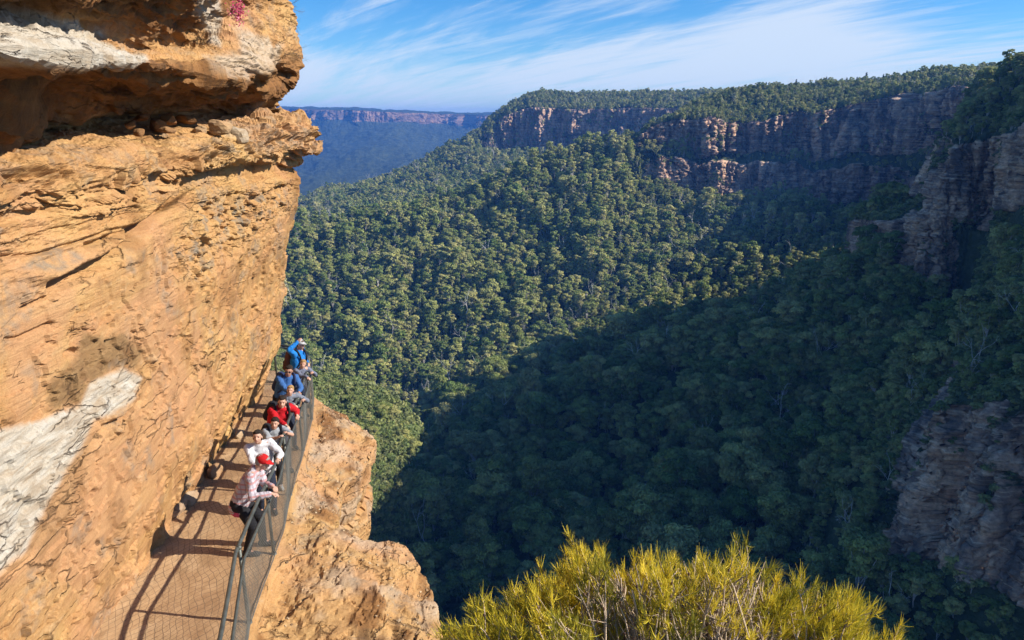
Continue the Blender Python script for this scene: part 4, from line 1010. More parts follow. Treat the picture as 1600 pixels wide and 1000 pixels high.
def build_shelf():
    sy = np.arange(3.0, 19.6, 0.028); n = len(sy)
    ex = np.interp(sy, EDGE_Y, EDGE_X) + 0.10 * fbm(np.stack([sy * 1.3, sy * 0, sy * 0 + 4], 1), 4)
    gz = ground_z(sy); fx = fence_x(sy) + 0.06
    fx = np.minimum(fx, ex - 0.15)
    bx = base_x(sy) - 0.6
    bx = np.where(sy > 17.6, bx - (sy - 17.6) * 4, bx)
    L = []
    L.append(np.stack([bx, sy, gz + 0.02], 1))
    L.append(np.stack([fx, sy, gz], 1))
    L.append(np.stack([fx + 0.16 * np.minimum(1, (ex - fx)), sy, gz - 0.16], 1))
    L.append(np.stack([fx + (ex - fx) * 0.55, sy, gz - 0.34 - 0.10 * np.sin(sy * 1.1)], 1))
    L.append(np.stack([ex, sy, gz - 0.62], 1))
    L.append(np.stack([ex - 0.05, sy, gz - 1.1], 1))
    L.append(np.stack([ex - 0.55, sy, gz - 3.4], 1))
    L.append(np.stack([ex - 0.4, sy, gz - 12], 1))
    L.append(np.stack([ex - 3, sy, gz - 60], 1))
    L.append(np.stack([ex - 12, sy, gz - 150], 1))
    seg = [60, 10, 34, 44, 16, 50, 30, 14, 6]
    rows = []; rp = []
    for r in range(len(seg)):
        for k in range(seg[r]):
            f = k / seg[r]; rows.append(L[r] * (1 - f) + L[r + 1] * f); rp.append(r + f)
    rows.append(L[-1]); rp.append(len(seg)); V = np.stack(rows); nr, nc = V.shape[:2]
    for _ in range(3): V[1:-1] = V[1:-1] * 0.5 + (V[:-2] + V[2:]) * 0.25
    r = np.repeat(np.array(rp)[:, None], nc, 1).reshape(-1)
    Q = V.reshape(-1, 3); px, py, _ = proj(Q)
    du = np.gradient(V, axis=1); dv = np.gradient(V, axis=0)
    N = np.cross(du, dv).reshape(-1, 3); N /= np.linalg.norm(N, axis=1)[:, None] + 1e-9
    if N[:nc * 50, 2].mean() < 0: N = -N
    out = sstep(1.1, 2.0, r)
    x, y, z = Q[:, 0].copy(), Q[:, 1].copy(), Q[:, 2].copy()
    d = (1 - out) * 0.012 * fbm(np.stack([x * 3, y * 3, z * 0], 1), 3)
    q = np.stack([x, y, z], 1)
    warp = fbm(q * 0.8, 3)
    # thin slabs dipping outward, broken in steps
    h = fbm(np.stack([x * 0.9, y * 0.55, z * 0.2], 1), 4) * 0.17
    st = 0.05; hs = np.floor(h / st) * st + st * sstep(0.6, 1.0, h / st - np.floor(h / st))
    d += out * (hs * 0.75 + h * 0.25)
    idv, ed = cell(np.stack([x * 1.6 + 0.5 * warp, y * 0.9 + 0.5 * warp], 1), 21)
    d += out * ((idv - 0.5) * 0.08 - 0.03 * (1 - sstep(0, 0.03, ed)))
    idv, ed = cell(np.stack([x * 3.2 + 0.5 * warp, y * 2.0 + 0.5 * warp], 1), 22)
    d += out * ((idv - 0.5) * 0.03 - 0.008 * (1 - sstep(0, 0.05, ed)))
    d += out * 0.008 * (ridged(q * 3.2, 5, 0.6) - 1) + out * 0.004 * fbm(q * 18, 3)
    pits = fbm(q * 7 + 3, 4); d -= out * 0.02 * sstep(0.45, 0.6, pits)
    side = sstep(4.3, 5.2, r)
    zz = (z + 0.1 * warp) / 0.35; b = np.floor(zz); rnd = np.modf(np.abs(np.sin(b * 12.98)) * 43758.5)[0]
    d += side * (rnd - 0.5) * 0.22 + side * 0.12 * fbm(q * np.array([.6, .6, .9]), 4)
    Q = Q + N * d[:, None]
    fine = sstep(0.2, 0.5, fbm(q * 1.1 + 40, 4))
    white = 0.35 * out * sstep(0.1, 0.5, fbm(q * 0.9 + 12, 4))
    rust_shade = out * 0.8 * sstep(0.05, 0.35, fbm(np.stack([x * 1.3, y * 0.8, z], 1) + 60, 4)) * (1 - side)
    grey = 0.5 * out * sstep(0.2, 0.5, fbm(q * 1.4 + 70, 4))
    track = 1 - sstep(1.0, 1.15, r)
    me = mesh_np('shelf', Q, grid_faces(nr, nc), False, [M['stone'], M['track']],
                 mat_idx=(np.repeat(np.array(rp)[:-1][:, None], nc - 1, 1).reshape(-1) < 1.0).astype(int), attrs={'white': white, 'brown': fine * 0 , 'grey': grey, 'rust_shade': rust_shade})
    obj('rock_shelf', me, kind='structure')
    rng = np.random.default_rng(91); sel = np.where((r > 1.3) & (r < 3.95))[0]; c = Q[rng.choice(sel, 3200)]
    dens = fbm(c * 1.3 + 9, 3); c = c[dens > -0.05]; n = len(c)
    base = np.array([(1, 0, 0), (-1, 0, 0), (0, 1, 0), (0, -1, 0), (0, 0, 1), (0, 0, -1)], float); T = np.array([(0, 2, 4), (2, 1, 4), (1, 3, 4), (3, 0, 4), (2, 0, 5), (1, 2, 5), (3, 1, 5), (0, 3, 5)])
    sz = (rng.uniform(.3, 1, n) ** 3 * .028 + .004)[:, None, None]
    Vp = c[:, None, :] + (base[None] + rng.normal(0, .22, (n, 6, 3))) * sz * np.array([1, 1.1, .6]) + np.array([0, 0, .004])
    F = (T[None] + np.arange(n)[:, None, None] * 6).reshape(-1, 3)
    t = NT('gravel'); t.color(t.ramp(t.attr('leaf'), [(0, (.10, .06, .035)), (.5, (.30, .19, .10)), (1, (.48, .36, .22))]))
    obj('gravel', mesh_np('gravel', Vp.reshape(-1, 3), F, False, [t.m], attrs={'leaf': np.repeat(rng.random(n), 6)}), kind='stuff')

def make_track():
    t = NT('trodden_sandstone_under_wire'); p = t.pos()
    a = t.noise(p, 1.1, 6, 0.6); b = t.noise(p, 9, 7, 0.7)
    c = t.ramp(a, [(0.3, (0.28, 0.15, 0.07)), (0.5, (0.42, 0.255, 0.125)), (0.7, (0.53, 0.36, 0.20))])
    c = t.mix(0.3, c, t.ramp(b, [(0.3, (0.20, 0.115, 0.06)), (0.65, (0.52, 0.35, 0.20))]))
    # hexagonal wire netting pinned on the walking surface
    nt = t.n('ShaderNodeTexNoise', Scale=1.3, Detail=3.0); t.l(p, nt.inputs['Vector'])
    vm = t.n('ShaderNodeVectorMath'); vm.operation = 'MULTIPLY_ADD'; t.l(nt.outputs['Color'], vm.inputs[0]); vm.inputs[1].default_value = (0.35, 0.35, 0); t.l(p, vm.inputs[2]); pw = vm.outputs[0]
    def tri(sc, ang):
        mp = t.n('ShaderNodeMapping'); mp.inputs['Rotation'].default_value = (0, 0, ang)
        t.l(pw, mp.inputs['Vector']); s = t.n('ShaderNodeSeparateXYZ'); t.l(mp.outputs[0], s.inputs[0])
        v = t.math('PINGPONG', t.math('MULTIPLY', s.outputs[0], sc), 0.5)
        return t.math('LESS_THAN', v, 0.055)
    w = t.math('MAXIMUM', tri(11.5, 0.62), tri(11.5, -0.46))
    c = t.mix(t.math('MULTIPLY', w, t.math('MULTIPLY', t.noise(p, 2.0, 4), 1.3)), c, (0.13, 0.085, 0.055))
    m = t.ramp(t.noise(t.pos((1, .5, 1)), 2.2, 5, .7), [(0.55, (0, 0, 0)), (0.62, (1, 1, 1))])
    c = t.mix(t.math('MULTIPLY', m, 0.35), c, (0.23, 0.14, 0.07))
    t.color(c); t.bump(b, 0.6, 0.02)
    return t.m
M['track'] = make_track()
build_wall(); build_shelf()

# rock the viewer stands on, under the bush (below the picture)
def boulder_mesh(name, size, seed, sub=5, mat=None, blocky=0.35, attrs=None):
    import bmesh
    bm = bmesh.new(); bmesh.ops.create_icosphere(bm, subdivisions=sub, radius=1)
    V = np.array([v.co[:] for v in bm.verts]); F = np.array([[v.index for v in f.verts] for f in bm.faces]); bm.free()
    m = np.abs(V).max(1)[:, None]; V = V * (1 - blocky) + V / m * 0.8 * blocky
    rng = np.random.default_rng(seed)
    for k in range(5):                                   # knock flats off it
        n = rand_unit(1, rng)[0]; dlt = V @ n - rng.uniform(0.55, 0.8); V -= np.maximum(dlt, 0)[:, None] * n * 0.92
    V += V * (0.10 * fbm(V * 1.3 + seed, 3) + 0.03 * fbm(V * 6 + seed, 3))[:, None]
    V *= np.array(size)
    n = len(V)
    at = {'white': np.zeros(n), 'brown': np.zeros(n), 'grey': np.full(n, .2), 'rust_shade': np.full(n, .15)}
    if attrs:
        for k, v in attrs.items(): at[k] = np.full(n, v)
    return mesh_np(name, V, F, False if sub < 4 else True, [mat or M['stone']], attrs=at)
o = obj('lookout_rock', boulder_mesh('lookout_rock', (3.4, 2.9, 3.2), 77, 6), kind='structure', loc=(1.2, 1.6, -6.9))
#SECTION_SPLIT
# ------------------------------------------------------------------ fence
M['galv'] = simple('weathered_galvanised_steel', (0.105, 0.11, 0.095), 0.55, 0.3, 9, 0.55)
M['wire'] = simple('netting_wire', (0.12, 0.115, 0.10), 0.6, 0.2, 9, 0.4)
fs = np.concatenate([[0], np.cumsum(np.hypot(np.diff(FX), np.diff(FY)))])
def fpt(s, h=0.0, off=0.0):                 # point along the fence line, h above the track, off outward
    x = float(np.interp(s, fs, FX)); y = float(np.interp(s, fs, FY))
    x2 = float(np.interp(s + .15, fs, FX)); y2 = float(np.interp(s + .15, fs, FY)); x1 = float(np.interp(s - .15, fs, FX)); y1 = float(np.interp(s - .15, fs, FY))
    t = np.array([x2 - x1, y2 - y1]); t /= np.linalg.norm(t) + 1e-9
    return np.array([x + t[1] * off, y - t[0] * off, float(ground_z(y)) + h])
def build_fence():
    root = empty('safety_fence', tuple(fpt(fs[3])), 'grey pipe and wire-netting safety fence along the outer edge of the cliff track', 'fence')
    bx_ = np.array(root.location)
    S_ = np.arange(0, fs[-1], 0.12)
    sag = lambda s: 0.018 * math.sin(s * 1.7)
    def part(name, mb, mat): o = obj(name, mb.mesh(name, mat), root); o.location = tuple(-bx_); return o
    a = MB(); a.tube([fpt(s, 1.10 + sag(s), -0.02) for s in S_], 0.026, 10); part('top_rail', a, M['galv'])
    a = MB(); a.tube([fpt(s, 0.97 + sag(s + 1), 0.07) for s in S_], 0.019, 8); part('lower_rail', a, M['galv'])
    a = MB(); a.tube([fpt(s, 0.03 + .01 * math.sin(5 * s), 0.05) for s in S_], 0.008, 6); part('bottom_wire', a, M['wire'])
    for y in (5.9, 8.1, 9.65, 11.5, 13.55, 15.5, 17.0):
        s = float(np.interp(y, FY, fs)); m = MB()
        p0 = fpt(s, -0.25, 0.02); p1 = fpt(s, 1.10 + sag(s), 0.0)
        m.tube([p0, (p0 + p1) / 2, p1], 0.023, 10); m.ball(p1 + np.array([0, 0, .004]), .033, 10, 6)
        m.tube([fpt(s, -0.26, 0.02), fpt(s, 0.02, 0.02)], 0.04, 10)
        part('post', m, M['galv'])
    for s in (float(fs[10]) - 0.02, float(fs[9]) + .05):
        m = MB(); p0 = fpt(s, -0.25, 0.03); p1 = fpt(s, 1.12, 0.0); m.tube([p0, (p0 + p1) / 2, p1], 0.026, 10); m.tube([fpt(s, -0.26, 0.03), fpt(s, -0.1, 0.03)], 0.05, 10)
        part('post', m, M['galv'])
    # chain-link: crossing wires with a gentle zigzag
    m = MB(); L = float(fs[-1]); hh = 0.93; step = 0.055
    def wall(s, h):
        b = 0.05 + 0.01 * (h / hh) + 0.03 * math.sin(s * 2.3) * math.sin(math.pi * h / hh)
        return fpt(min(max(s, 0), L), 0.03 + h, b)
    for k in range(int(L / step) + 16):
        for sg in (1, -1):
            s0 = k * step; pts = []
            for j in range(7):
                h = hh * j / 6; s = s0 + sg * h * 0.95
                if 0 <= s <= L: pts.append(wall(s, h))
            if len(pts) > 1: m.tube(pts, 0.0021, 3, cap=False)
    part('wire_netting', m, M['wire'])
build_fence()

# ------------------------------------------------------------------ people
def remeshed(mb, name, voxel, mats, smooth=3, pick=None):
    me = mesh_np('tmp', np.concatenate(mb.V), np.concatenate(mb.Q), True)
    o = bpy.data.objects.new('tmp', me); COL.objects.link(o)
    r = o.modifiers.new('r', 'REMESH'); r.mode = 'VOXEL'; r.voxel_size = voxel; r.use_smooth_shade = True
    s = o.modifiers.new('s', 'SMOOTH'); s.factor = 0.5; s.iterations = smooth
    dg = bpy.context.evaluated_depsgraph_get(); ev = o.evaluated_get(dg)
    out = bpy.data.meshes.new_from_object(ev, depsgraph=dg); out.name = name
    bpy.data.objects.remove(o); bpy.data.meshes.remove(me)
    out.materials.clear()
    for m in mats: out.materials.append(m)
    if pick is not None:
        n = len(out.polygons); c = np.empty(n * 3, np.float32); out.polygons.foreach_get('center', c)
        out.polygons.foreach_set('material_index', pick(c.reshape(-1, 3)).astype(np.int32))
    return out

def cloth(name, c, var=0.12, wr=0.018):
    c = tuple(x * .66 for x in c)
    t = NT(name); v = t.pos(objspace=True)
    n = t.noise(v, 30, 5)
    t.color(t.ramp(n, [(0.3, tuple(x * (1 - var) for x in c)), (0.7, tuple(min(1, x * (1 + var)) for x in c))]))
    t.bump(t.noise(t.pos((1, 1, .6), objspace=True), 9, 4, .6, 1.2), 0.7, wr)
    t.b.inputs['Roughness'].default_value = 0.9
    return t.m
def checks(name, base, line, dark):
    t = NT(name); v = t.pos(objspace=True)
    s = t.n('ShaderNodeSeparateXYZ'); t.l(v, s.inputs[0])
    def band(o, sc, w):
        return t.math('LESS_THAN', t.math('PINGPONG', t.math('MULTIPLY', o, sc), 0.5), w)
    u = t.math('ADD', s.outputs[0], t.math('MULTIPLY', s.outputs[1], 0.7))
    c = t.mix(t.math('MULTIPLY', band(s.outputs[2], 14, .17), .75), base, line)
    c = t.mix(t.math('MULTIPLY', band(u, 14, .15), .6), c, dark)
    t.color(c); t.bump(t.noise(v, 9, 4, .6, 1.2), 0.7, 0.018); return t.m

SKIN = [NT('skin_%s' % k).color(c).m for k, c in (('fair', (0.47, 0.27, 0.19)), ('tan', (0.38, 0.20, 0.135)))]
for m_ in SKIN:
    b_ = m_.node_tree.nodes['Principled BSDF']; b_.inputs['Roughness'].default_value = 0.5; b_.inputs['Subsurface Weight'].default_value = 0.0
M['eye'] = simple('dark_eye', (0.03, 0.02, 0.018), 0.35); M['lip'] = simple('lip', (0.48, 0.17, 0.15), 0.5); M['brow'] = simple('brow', (0.10, 0.06, 0.04), 0.9)
M['shoe'] = simple('dark_shoe', (0.03, 0.03, 0.033), 0.6); M['palesole'] = simple('pale_shoe', (0.45, 0.44, 0.42), 0.7)
HAIR = {'dark': cloth('dark_hair', (0.03, 0.02, 0.014), .5, .01), 'blond': cloth('blond_hair', (0.42, 0.25, 0.10), .3, .01), 'brown': cloth('brown_hair', (0.10, 0.05, 0.025), .4, .01), 'grey': cloth('grey_hair', (0.35, 0.32, 0.29), .3, .01)}

def unit(v): v = np.array(v, float); return v / (np.linalg.norm(v) + 1e-12)
def two_bone(a, c, l1, l2, pole):
    a = np.array(a, float); c = np.array(c, float); d = c - a; L = np.linalg.norm(d); mx = (l1 + l2) * 0.985
    if L > mx: c = a + d / L * mx; d = c - a; L = mx
    x = (l1 * l1 - l2 * l2 + L * L) / (2 * L); h = math.sqrt(max(l1 * l1 - x * x, 1e-6))
    dn = d / L; p = np.array(pole, float); p -= dn * (p @ dn); p = unit(p)
    return a + dn * x + p * h, c

def person(label, bx, by, H, face, lean, hands, top, legs, hair='dark', skin=0, side=0.0, look=None, group='walkers lined up along the fence', style='short',
           hip=0.50, tee=False, under=None, shoes='shoe', cap=None, shades=False, feet=None, neck_f=0.06, hipoff=(0, 0), fingers_up=(0, 0)):
    gz = float(ground_z(by)); B = np.array([bx, by, gz])
    f = np.array([math.cos(face), math.sin(face), 0]); s = np.array([-f[1], f[0], 0]); u = np.array([0, 0, 1.0])
    root = empty('person', tuple(B), label, 'person', group)
    k = H / 1.72
    hipc = u * hip * H - f * lean * 0.12 * H + np.array([hipoff[0], hipoff[1], 0])
    sp = unit(u * math.cos(lean) + f * math.sin(lean) + s * side)
    ss = unit(s - sp * (s @ sp)); ff = np.cross(ss, sp) ; ff = unit(ff)
    chest = hipc + sp * 0.19 * H; nb = hipc + sp * 0.315 * H
    lk = unit(look if look is not None else f); 
    hc = nb + unit(sp * 0.6 + u * 0.5) * 0.085 * H + ff * neck_f * H * 0.4 + lk * 0.012 * H
    lu = unit(u * 0.8 + sp * 0.35 - lk * (lk @ (u * 0.8 + sp * 0.35))); ls = np.cross(lu, lk)
    R3 = np.stack([lk, ls, lu], 1)            # columns: forward, left, up of the head
    sh = [nb - sp * 0.030 * H + ss * q * 0.103 * H for q in (1, -1)]
    hj = [hipc + ss * q * 0.052 * H - u * 0.01 * H for q in (1, -1)]
    if feet is None: feet = [f * 0.03 + s * 0.10 * k, -f * 0.04 - s * 0.10 * k]
    ank = [np.array([a[0], a[1], 0.052 * H]) for a in feet]
    knees = []; ankles = []
    for q in (0, 1):
        kn, an = two_bone(hj[q], ank[q], 0.235 * H, 0.235 * H, f + s * (0.12 if q == 0 else -0.12)); knees.append(kn); ankles.append(an)
    elb = []; wri = []
    for q in (0, 1):
        t = np.array(hands[q], float) - B if len(hands[q]) == 3 else sh[q] + u * -0.30 * H
        e, w = two_bone(sh[q], t, 0.168 * H, 0.15 * H, -f * 0.5 - u * 0.6 + s * (0.7 if q == 0 else -0.7)); elb.append(e); wri.append(w)
    # ---- body, one surface
    b = MB()
    b.cone(hipc - ss * .045 * H, .075 * H * .9, hipc + ss * .045 * H, .075 * H * .9)
    b.cone(hipc, .068 * H, chest, .070 * H); b.cone(chest - ss * .035 * H, .062 * H, chest + ss * .035 * H, .062 * H)
    b.cone(sh[0], .036 * H, sh[1], .036 * H); b.cone(nb - sp * .03 * H, .036 * H, hc, .030 * H)
    for q in (0, 1):
        b.cone(hj[q], .048 * H, knees[q], .032 * H); b.cone(knees[q], .032 * H, ankles[q], .021 * H)
        b.cone(ankles[q] - u * .01 * H, .022 * H, ankles[q] + f * .08 * H - u * .026 * H, .018 * H)
        b.cone(sh[q], .029 * H, elb[q], .023 * H); b.cone(elb[q], .024 * H, wri[q], .0155 * H)
        # hand
        d = unit(wri[q] - elb[q]); d = unit(d + (-u * 0.35 if not fingers_up[q] else u * 0.4)); w0 = wri[q]
        sd = unit(np.cross(d, u)); nrm = np.cross(sd, d)
        if nrm[2] > 0: nrm = -nrm
        pc = w0 + d * .052 * k
        b.cone(w0, .019 * k, pc, .021 * k)
        for j, (o_, ln) in enumerate([(-.028, .062), (-.010, .072), (.009, .067), (.027, .052)]):
            r0 = pc + sd * o_ * k + d * .012 * k; m1 = r0 + unit(d + nrm * .45) * ln * .5 * k; m2 = m1 + unit(d * .4 + nrm) * ln * .45 * k
            b.cone(r0, .0098 * k, m1, .009 * k, 8); b.cone(m1, .009 * k, m2, .0078 * k, 8)
        th = w0 + sd * (-.018 if q == 0 else .018) * k + d * .02 * k; tt = sd * (-1 if q == 0 else 1)
        m1 = th + unit(tt + d * .8 + nrm * .3) * .035 * k; b.cone(th, .011 * k, m1, .010 * k, 8); b.cone(m1, .010 * k, m1 + unit(d + nrm * .6) * .028 * k, .008 * k, 8)
    # head
    def hp(a, l, h): return hc + R3 @ (np.array([a, l, h]) * k)
    def hball(a, l, h, r):
        b.ball((0, 0, 0), np.array(r) * k, 16, 12); b.V[-1] = b.V[-1] @ R3.T + hp(a, l, h)
    hball(-.012, 0, .030, (.092, .074, .086)); hball(.018, 0, -.030, (.066, .056, .070)); hball(.050, 0, -.082, (.024, .024, .020))
    hball(.0, .0, -.055, (.055, .052, .045))
    b.cone(hp(.080, 0, .012), .008 * k, hp(.099, 0, -.018), .0125 * k, 10)
    hball(.090, .009, -.022, (.008, .008, .007)); hball(.090, -.009, -.022, (.008, .008, .007))
    hball(.078, 0, -.050, (.012, .020, .009)); hball(.070, 0, .030, (.014, .045, .010))
    for q in (1, -1): hball(-.004, q * .074, -.008, (.016, .009, .028)); hball(.052, q * .036, -.022, (.018, .018, .018))
    eyes = [hp(.078, q * .030, .008) for q in (1, -1)]; brows = [hp(.083, q * .031, .031) for q in (1, -1)]; mouth = hp(.086, 0, -.052)
    def pick(c):
        m = np.zeros(len(c), int)
        for e in eyes: m[np.linalg.norm((c - e) @ R3 / np.array([2.2, 1.25, .62]), axis=1) < .0105 * k] = 1
        for e in brows: m[np.linalg.norm((c - e) @ R3 / np.array([2, 2.4, .5]), axis=1) < .0085 * k] = 3
        m[np.linalg.norm((c - mouth) @ R3 / np.array([2, 2.6, .75]), axis=1) < .0085 * k] = 2
        return m
    me = remeshed(b, 'person_body', 0.0072, [SKIN[skin], M['eye'], M['lip'], M['brow']], 2, pick)
    obj('body', me, root)
    # ---- clothes
    c = MB(); c.cone(hipc - ss * .05 * H - sp * .012 * H, .080 * H, hipc + ss * .05 * H - sp * .012 * H, .080 * H)
    for q in (0, 1):
        c.cone(hj[q], .060 * H, knees[q], .044 * H); c.cone(knees[q], .044 * H, ankles[q] + u * .01 * H, .034 * H)
    obj('trousers', remeshed(c, 'trousers', .014, [legs], 3), root)
    c = MB(); bot = hipc - sp * .035 * H
    c.cone(bot - ss * .040 * H, .083 * H, bot + ss * .040 * H, .083 * H)
    c.cone(bot - ss * .036 * H, .080 * H, chest - ss * .042 * H, .078 * H); c.cone(bot + ss * .036 * H, .080 * H, chest + ss * .042 * H, .078 * H)
    c.cone(chest - ss * .045 * H, .073 * H, chest + ss * .045 * H, .073 * H)
    c.cone(sh[0] - sp * .008 * H, .044 * H, sh[1] - sp * .008 * H, .044 * H)
    c.cone(chest, .075 * H, nb - sp * .02 * H, .052 * H)
    c.cone(nb - sp * .02 * H, .046 * H, nb + sp * .004 * H - ff * .006 * H, .040 * H)
    for q in (0, 1):
        if tee: mid = sh[q] + (elb[q] - sh[q]) * .8; c.cone(sh[q], .042 * H, mid, .039 * H)
        else:
            c.cone(sh[q], .042 * H, elb[q], .034 * H); c.cone(elb[q], .034 * H, wri[q] - unit(wri[q] - elb[q]) * .012 * H, .025 * H)
    me = remeshed(c, 'top', .012, [top], 3)
    n = len(me.vertices); co_ = np.empty(n * 3, np.float32); me.vertices.foreach_get('co', co_); V = co_.reshape(-1, 3).astype(float)
    no = np.empty(n * 3, np.float32); me.vertices.foreach_get('normal', no); no = no.reshape(-1, 3)
    V += no * (0.010 * ridged(V * np.array([7, 7, 5]) + bx, 3) - .008)[:, None]
    me.vertices.foreach_set('co', V.astype(np.float32).ravel()); me.update()
    obj('shirt' if tee or under is not None else 'jacket', me, root)
    if under is not None:
        c = MB(); c.cone(bot - u * .022 * H - ss * .036 * H, .079 * H, bot - u * .022 * H + ss * .036 * H, .079 * H)
        obj('undershirt', remeshed(c, 'undershirt', .014, [under], 2), root)
    for q in (0, 1):
        c = MB(); a = ankles[q]; c.cone(a - u * .022 * H, .030 * H, a + f * .085 * H - u * .030 * H, .024 * H); c.cone(a + u * .004 * H, .030 * H, a - u * .02 * H - f * .02 * H, .028 * H)
        obj('shoe', remeshed(c, 'shoe', .009, [M[shoes]], 2), root)
    # ---- hair and headgear
    if style != 'none':
        h = MB()
        def hb(a, l, hh, r):
            h.ball((0, 0, 0), np.array(r) * k, 14, 10); h.V[-1] = h.V[-1] @ R3.T + hp(a, l, hh)
        hb(-.024, 0, .046, (.088, .080, .080)); hb(-.045, 0, .005, (.062, .074, .068)); hb(.035, 0, .085, (.045, .055, .028))
        if style in ('bob', 'tied'):
            for q in (1, -1): hb(-.020, q * .060, -.010, (.035, .020, .055))
        if style == 'bob': hb(-.055, 0, -.055, (.045, .065, .065))
        if style == 'tied': hb(-.115, 0, .045, (.032, .030, .032)); hb(-.10, 0, -.01, (.02, .02, .05))
        me = remeshed(h, 'hair', .009, [HAIR[hair]], 1)
        n = len(me.vertices); co_ = np.empty(n * 3, np.float32); me.vertices.foreach_get('co', co_); V = co_.reshape(-1, 3).astype(float)
        V += (V - hc) * (0.07 * ridged(V * 30, 2))[:, None] * .6
        me.vertices.foreach_set('co', V.astype(np.float32).ravel()); me.update(); obj('hair', me, root)
    if cap is not None:
        h = MB()
        h.ball((0, 0, 0), np.array((.100, .086, .078)) * k, 16, 12); h.V[-1] = h.V[-1] @ R3.T + hp(-.012, 0, .055)
        h.cone(hp(.07, -.022, .048), .046 * k, hp(.125, 0, .036), .040 * k, 12); V = h.V[-1]; off = (V - hp(.09, 0, .042)) @ R3[:, 2]; h.V[-1] = V - np.outer(off * .82, R3[:, 2])
        h.cone(hp(.07, .022, .048), .046 * k, hp(.125, 0, .036), .040 * k, 12); V = h.V[-1]; off = (V - hp(.09, 0, .042)) @ R3[:, 2]; h.V[-1] = V - np.outer(off * .82, R3[:, 2])
        obj('cap', remeshed(h, 'cap', .007, [cap], 2), root)
    if shades:
        h = MB()
        for q in (1, -1):
            h.ball((0, 0, 0), np.array((.009, .026, .018)) * k, 10, 8); h.V[-1] = h.V[-1] @ R3.T + hp(.090, q * .031, .006)
            h.cone(hp(.085, q * .058, .010), .0035 * k, hp(-.005, q * .078, .008), .003 * k, 6)
        h.cone(hp(.094, -.02, .010), .004 * k, hp(.094, .02, .010), .004 * k, 6)
        obj('sunglasses', h.mesh('sunglasses', M['eye']), root)
    return dict(B=B, sp=sp, ss=ss, ff=ff, nb=B + nb, chest=B + chest, hip=B + hipc, H=H, hc=B + hc, R3=R3, k=k, sh=[B + a for a in sh], wri=[B + a for a in wri])

def backpack(p, col, label, dark=None):
    c = MB(); back = -p['ff']; H = p['H']
    a = p['nb'] - p['sp'] * .06 * H + back * .105 * H; b_ = p['hip'] + p['sp'] * .06 * H + back * .13 * H
    root = empty('backpack', tuple(b_), label, 'backpack'); o0 = np.array(b_)
    for q in (-1, 1): c.cone(a + p['ss'] * q * .045 * H - o0, .050 * H, b_ + p['ss'] * q * .05 * H - o0, .062 * H)
    obj('pack_body', remeshed(c, 'pack_body', .014, [col], 2), root)
    c = MB(); m = (a + b_) / 2 + back * .05 * H - p['sp'] * .05 * H; c.cone(m - p['ss'] * .035 * H - o0, .035 * H, m + p['ss'] * .035 * H - o0, .035 * H)
    obj('front_pocket', remeshed(c, 'front_pocket', .012, [dark or col], 2), root)
    for q in (0, 1):
        s_ = p['sh'][q] * .72 + p['nb'] * .28; up = p['sp']
        pts = [s_ + back * .085 * H - up * .01 * H, s_ + up * .047 * H, s_ + p['ff'] * .065 * H - up * .015 * H, s_ + p['ff'] * .085 * H - up * .11 * H, s_ + p['ff'] * .02 * H - up * .20 * H + (p['sh'][q] - p['nb']) * .25, s_ + back * .08 * H - up * .22 * H]
        pts = np.array(pts) - o0; t, _ = catmull(pts, 16)
        m = MB(); m.tube(t, .013 * H, 8); obj('strap', m.mesh('strap', dark or col), root)

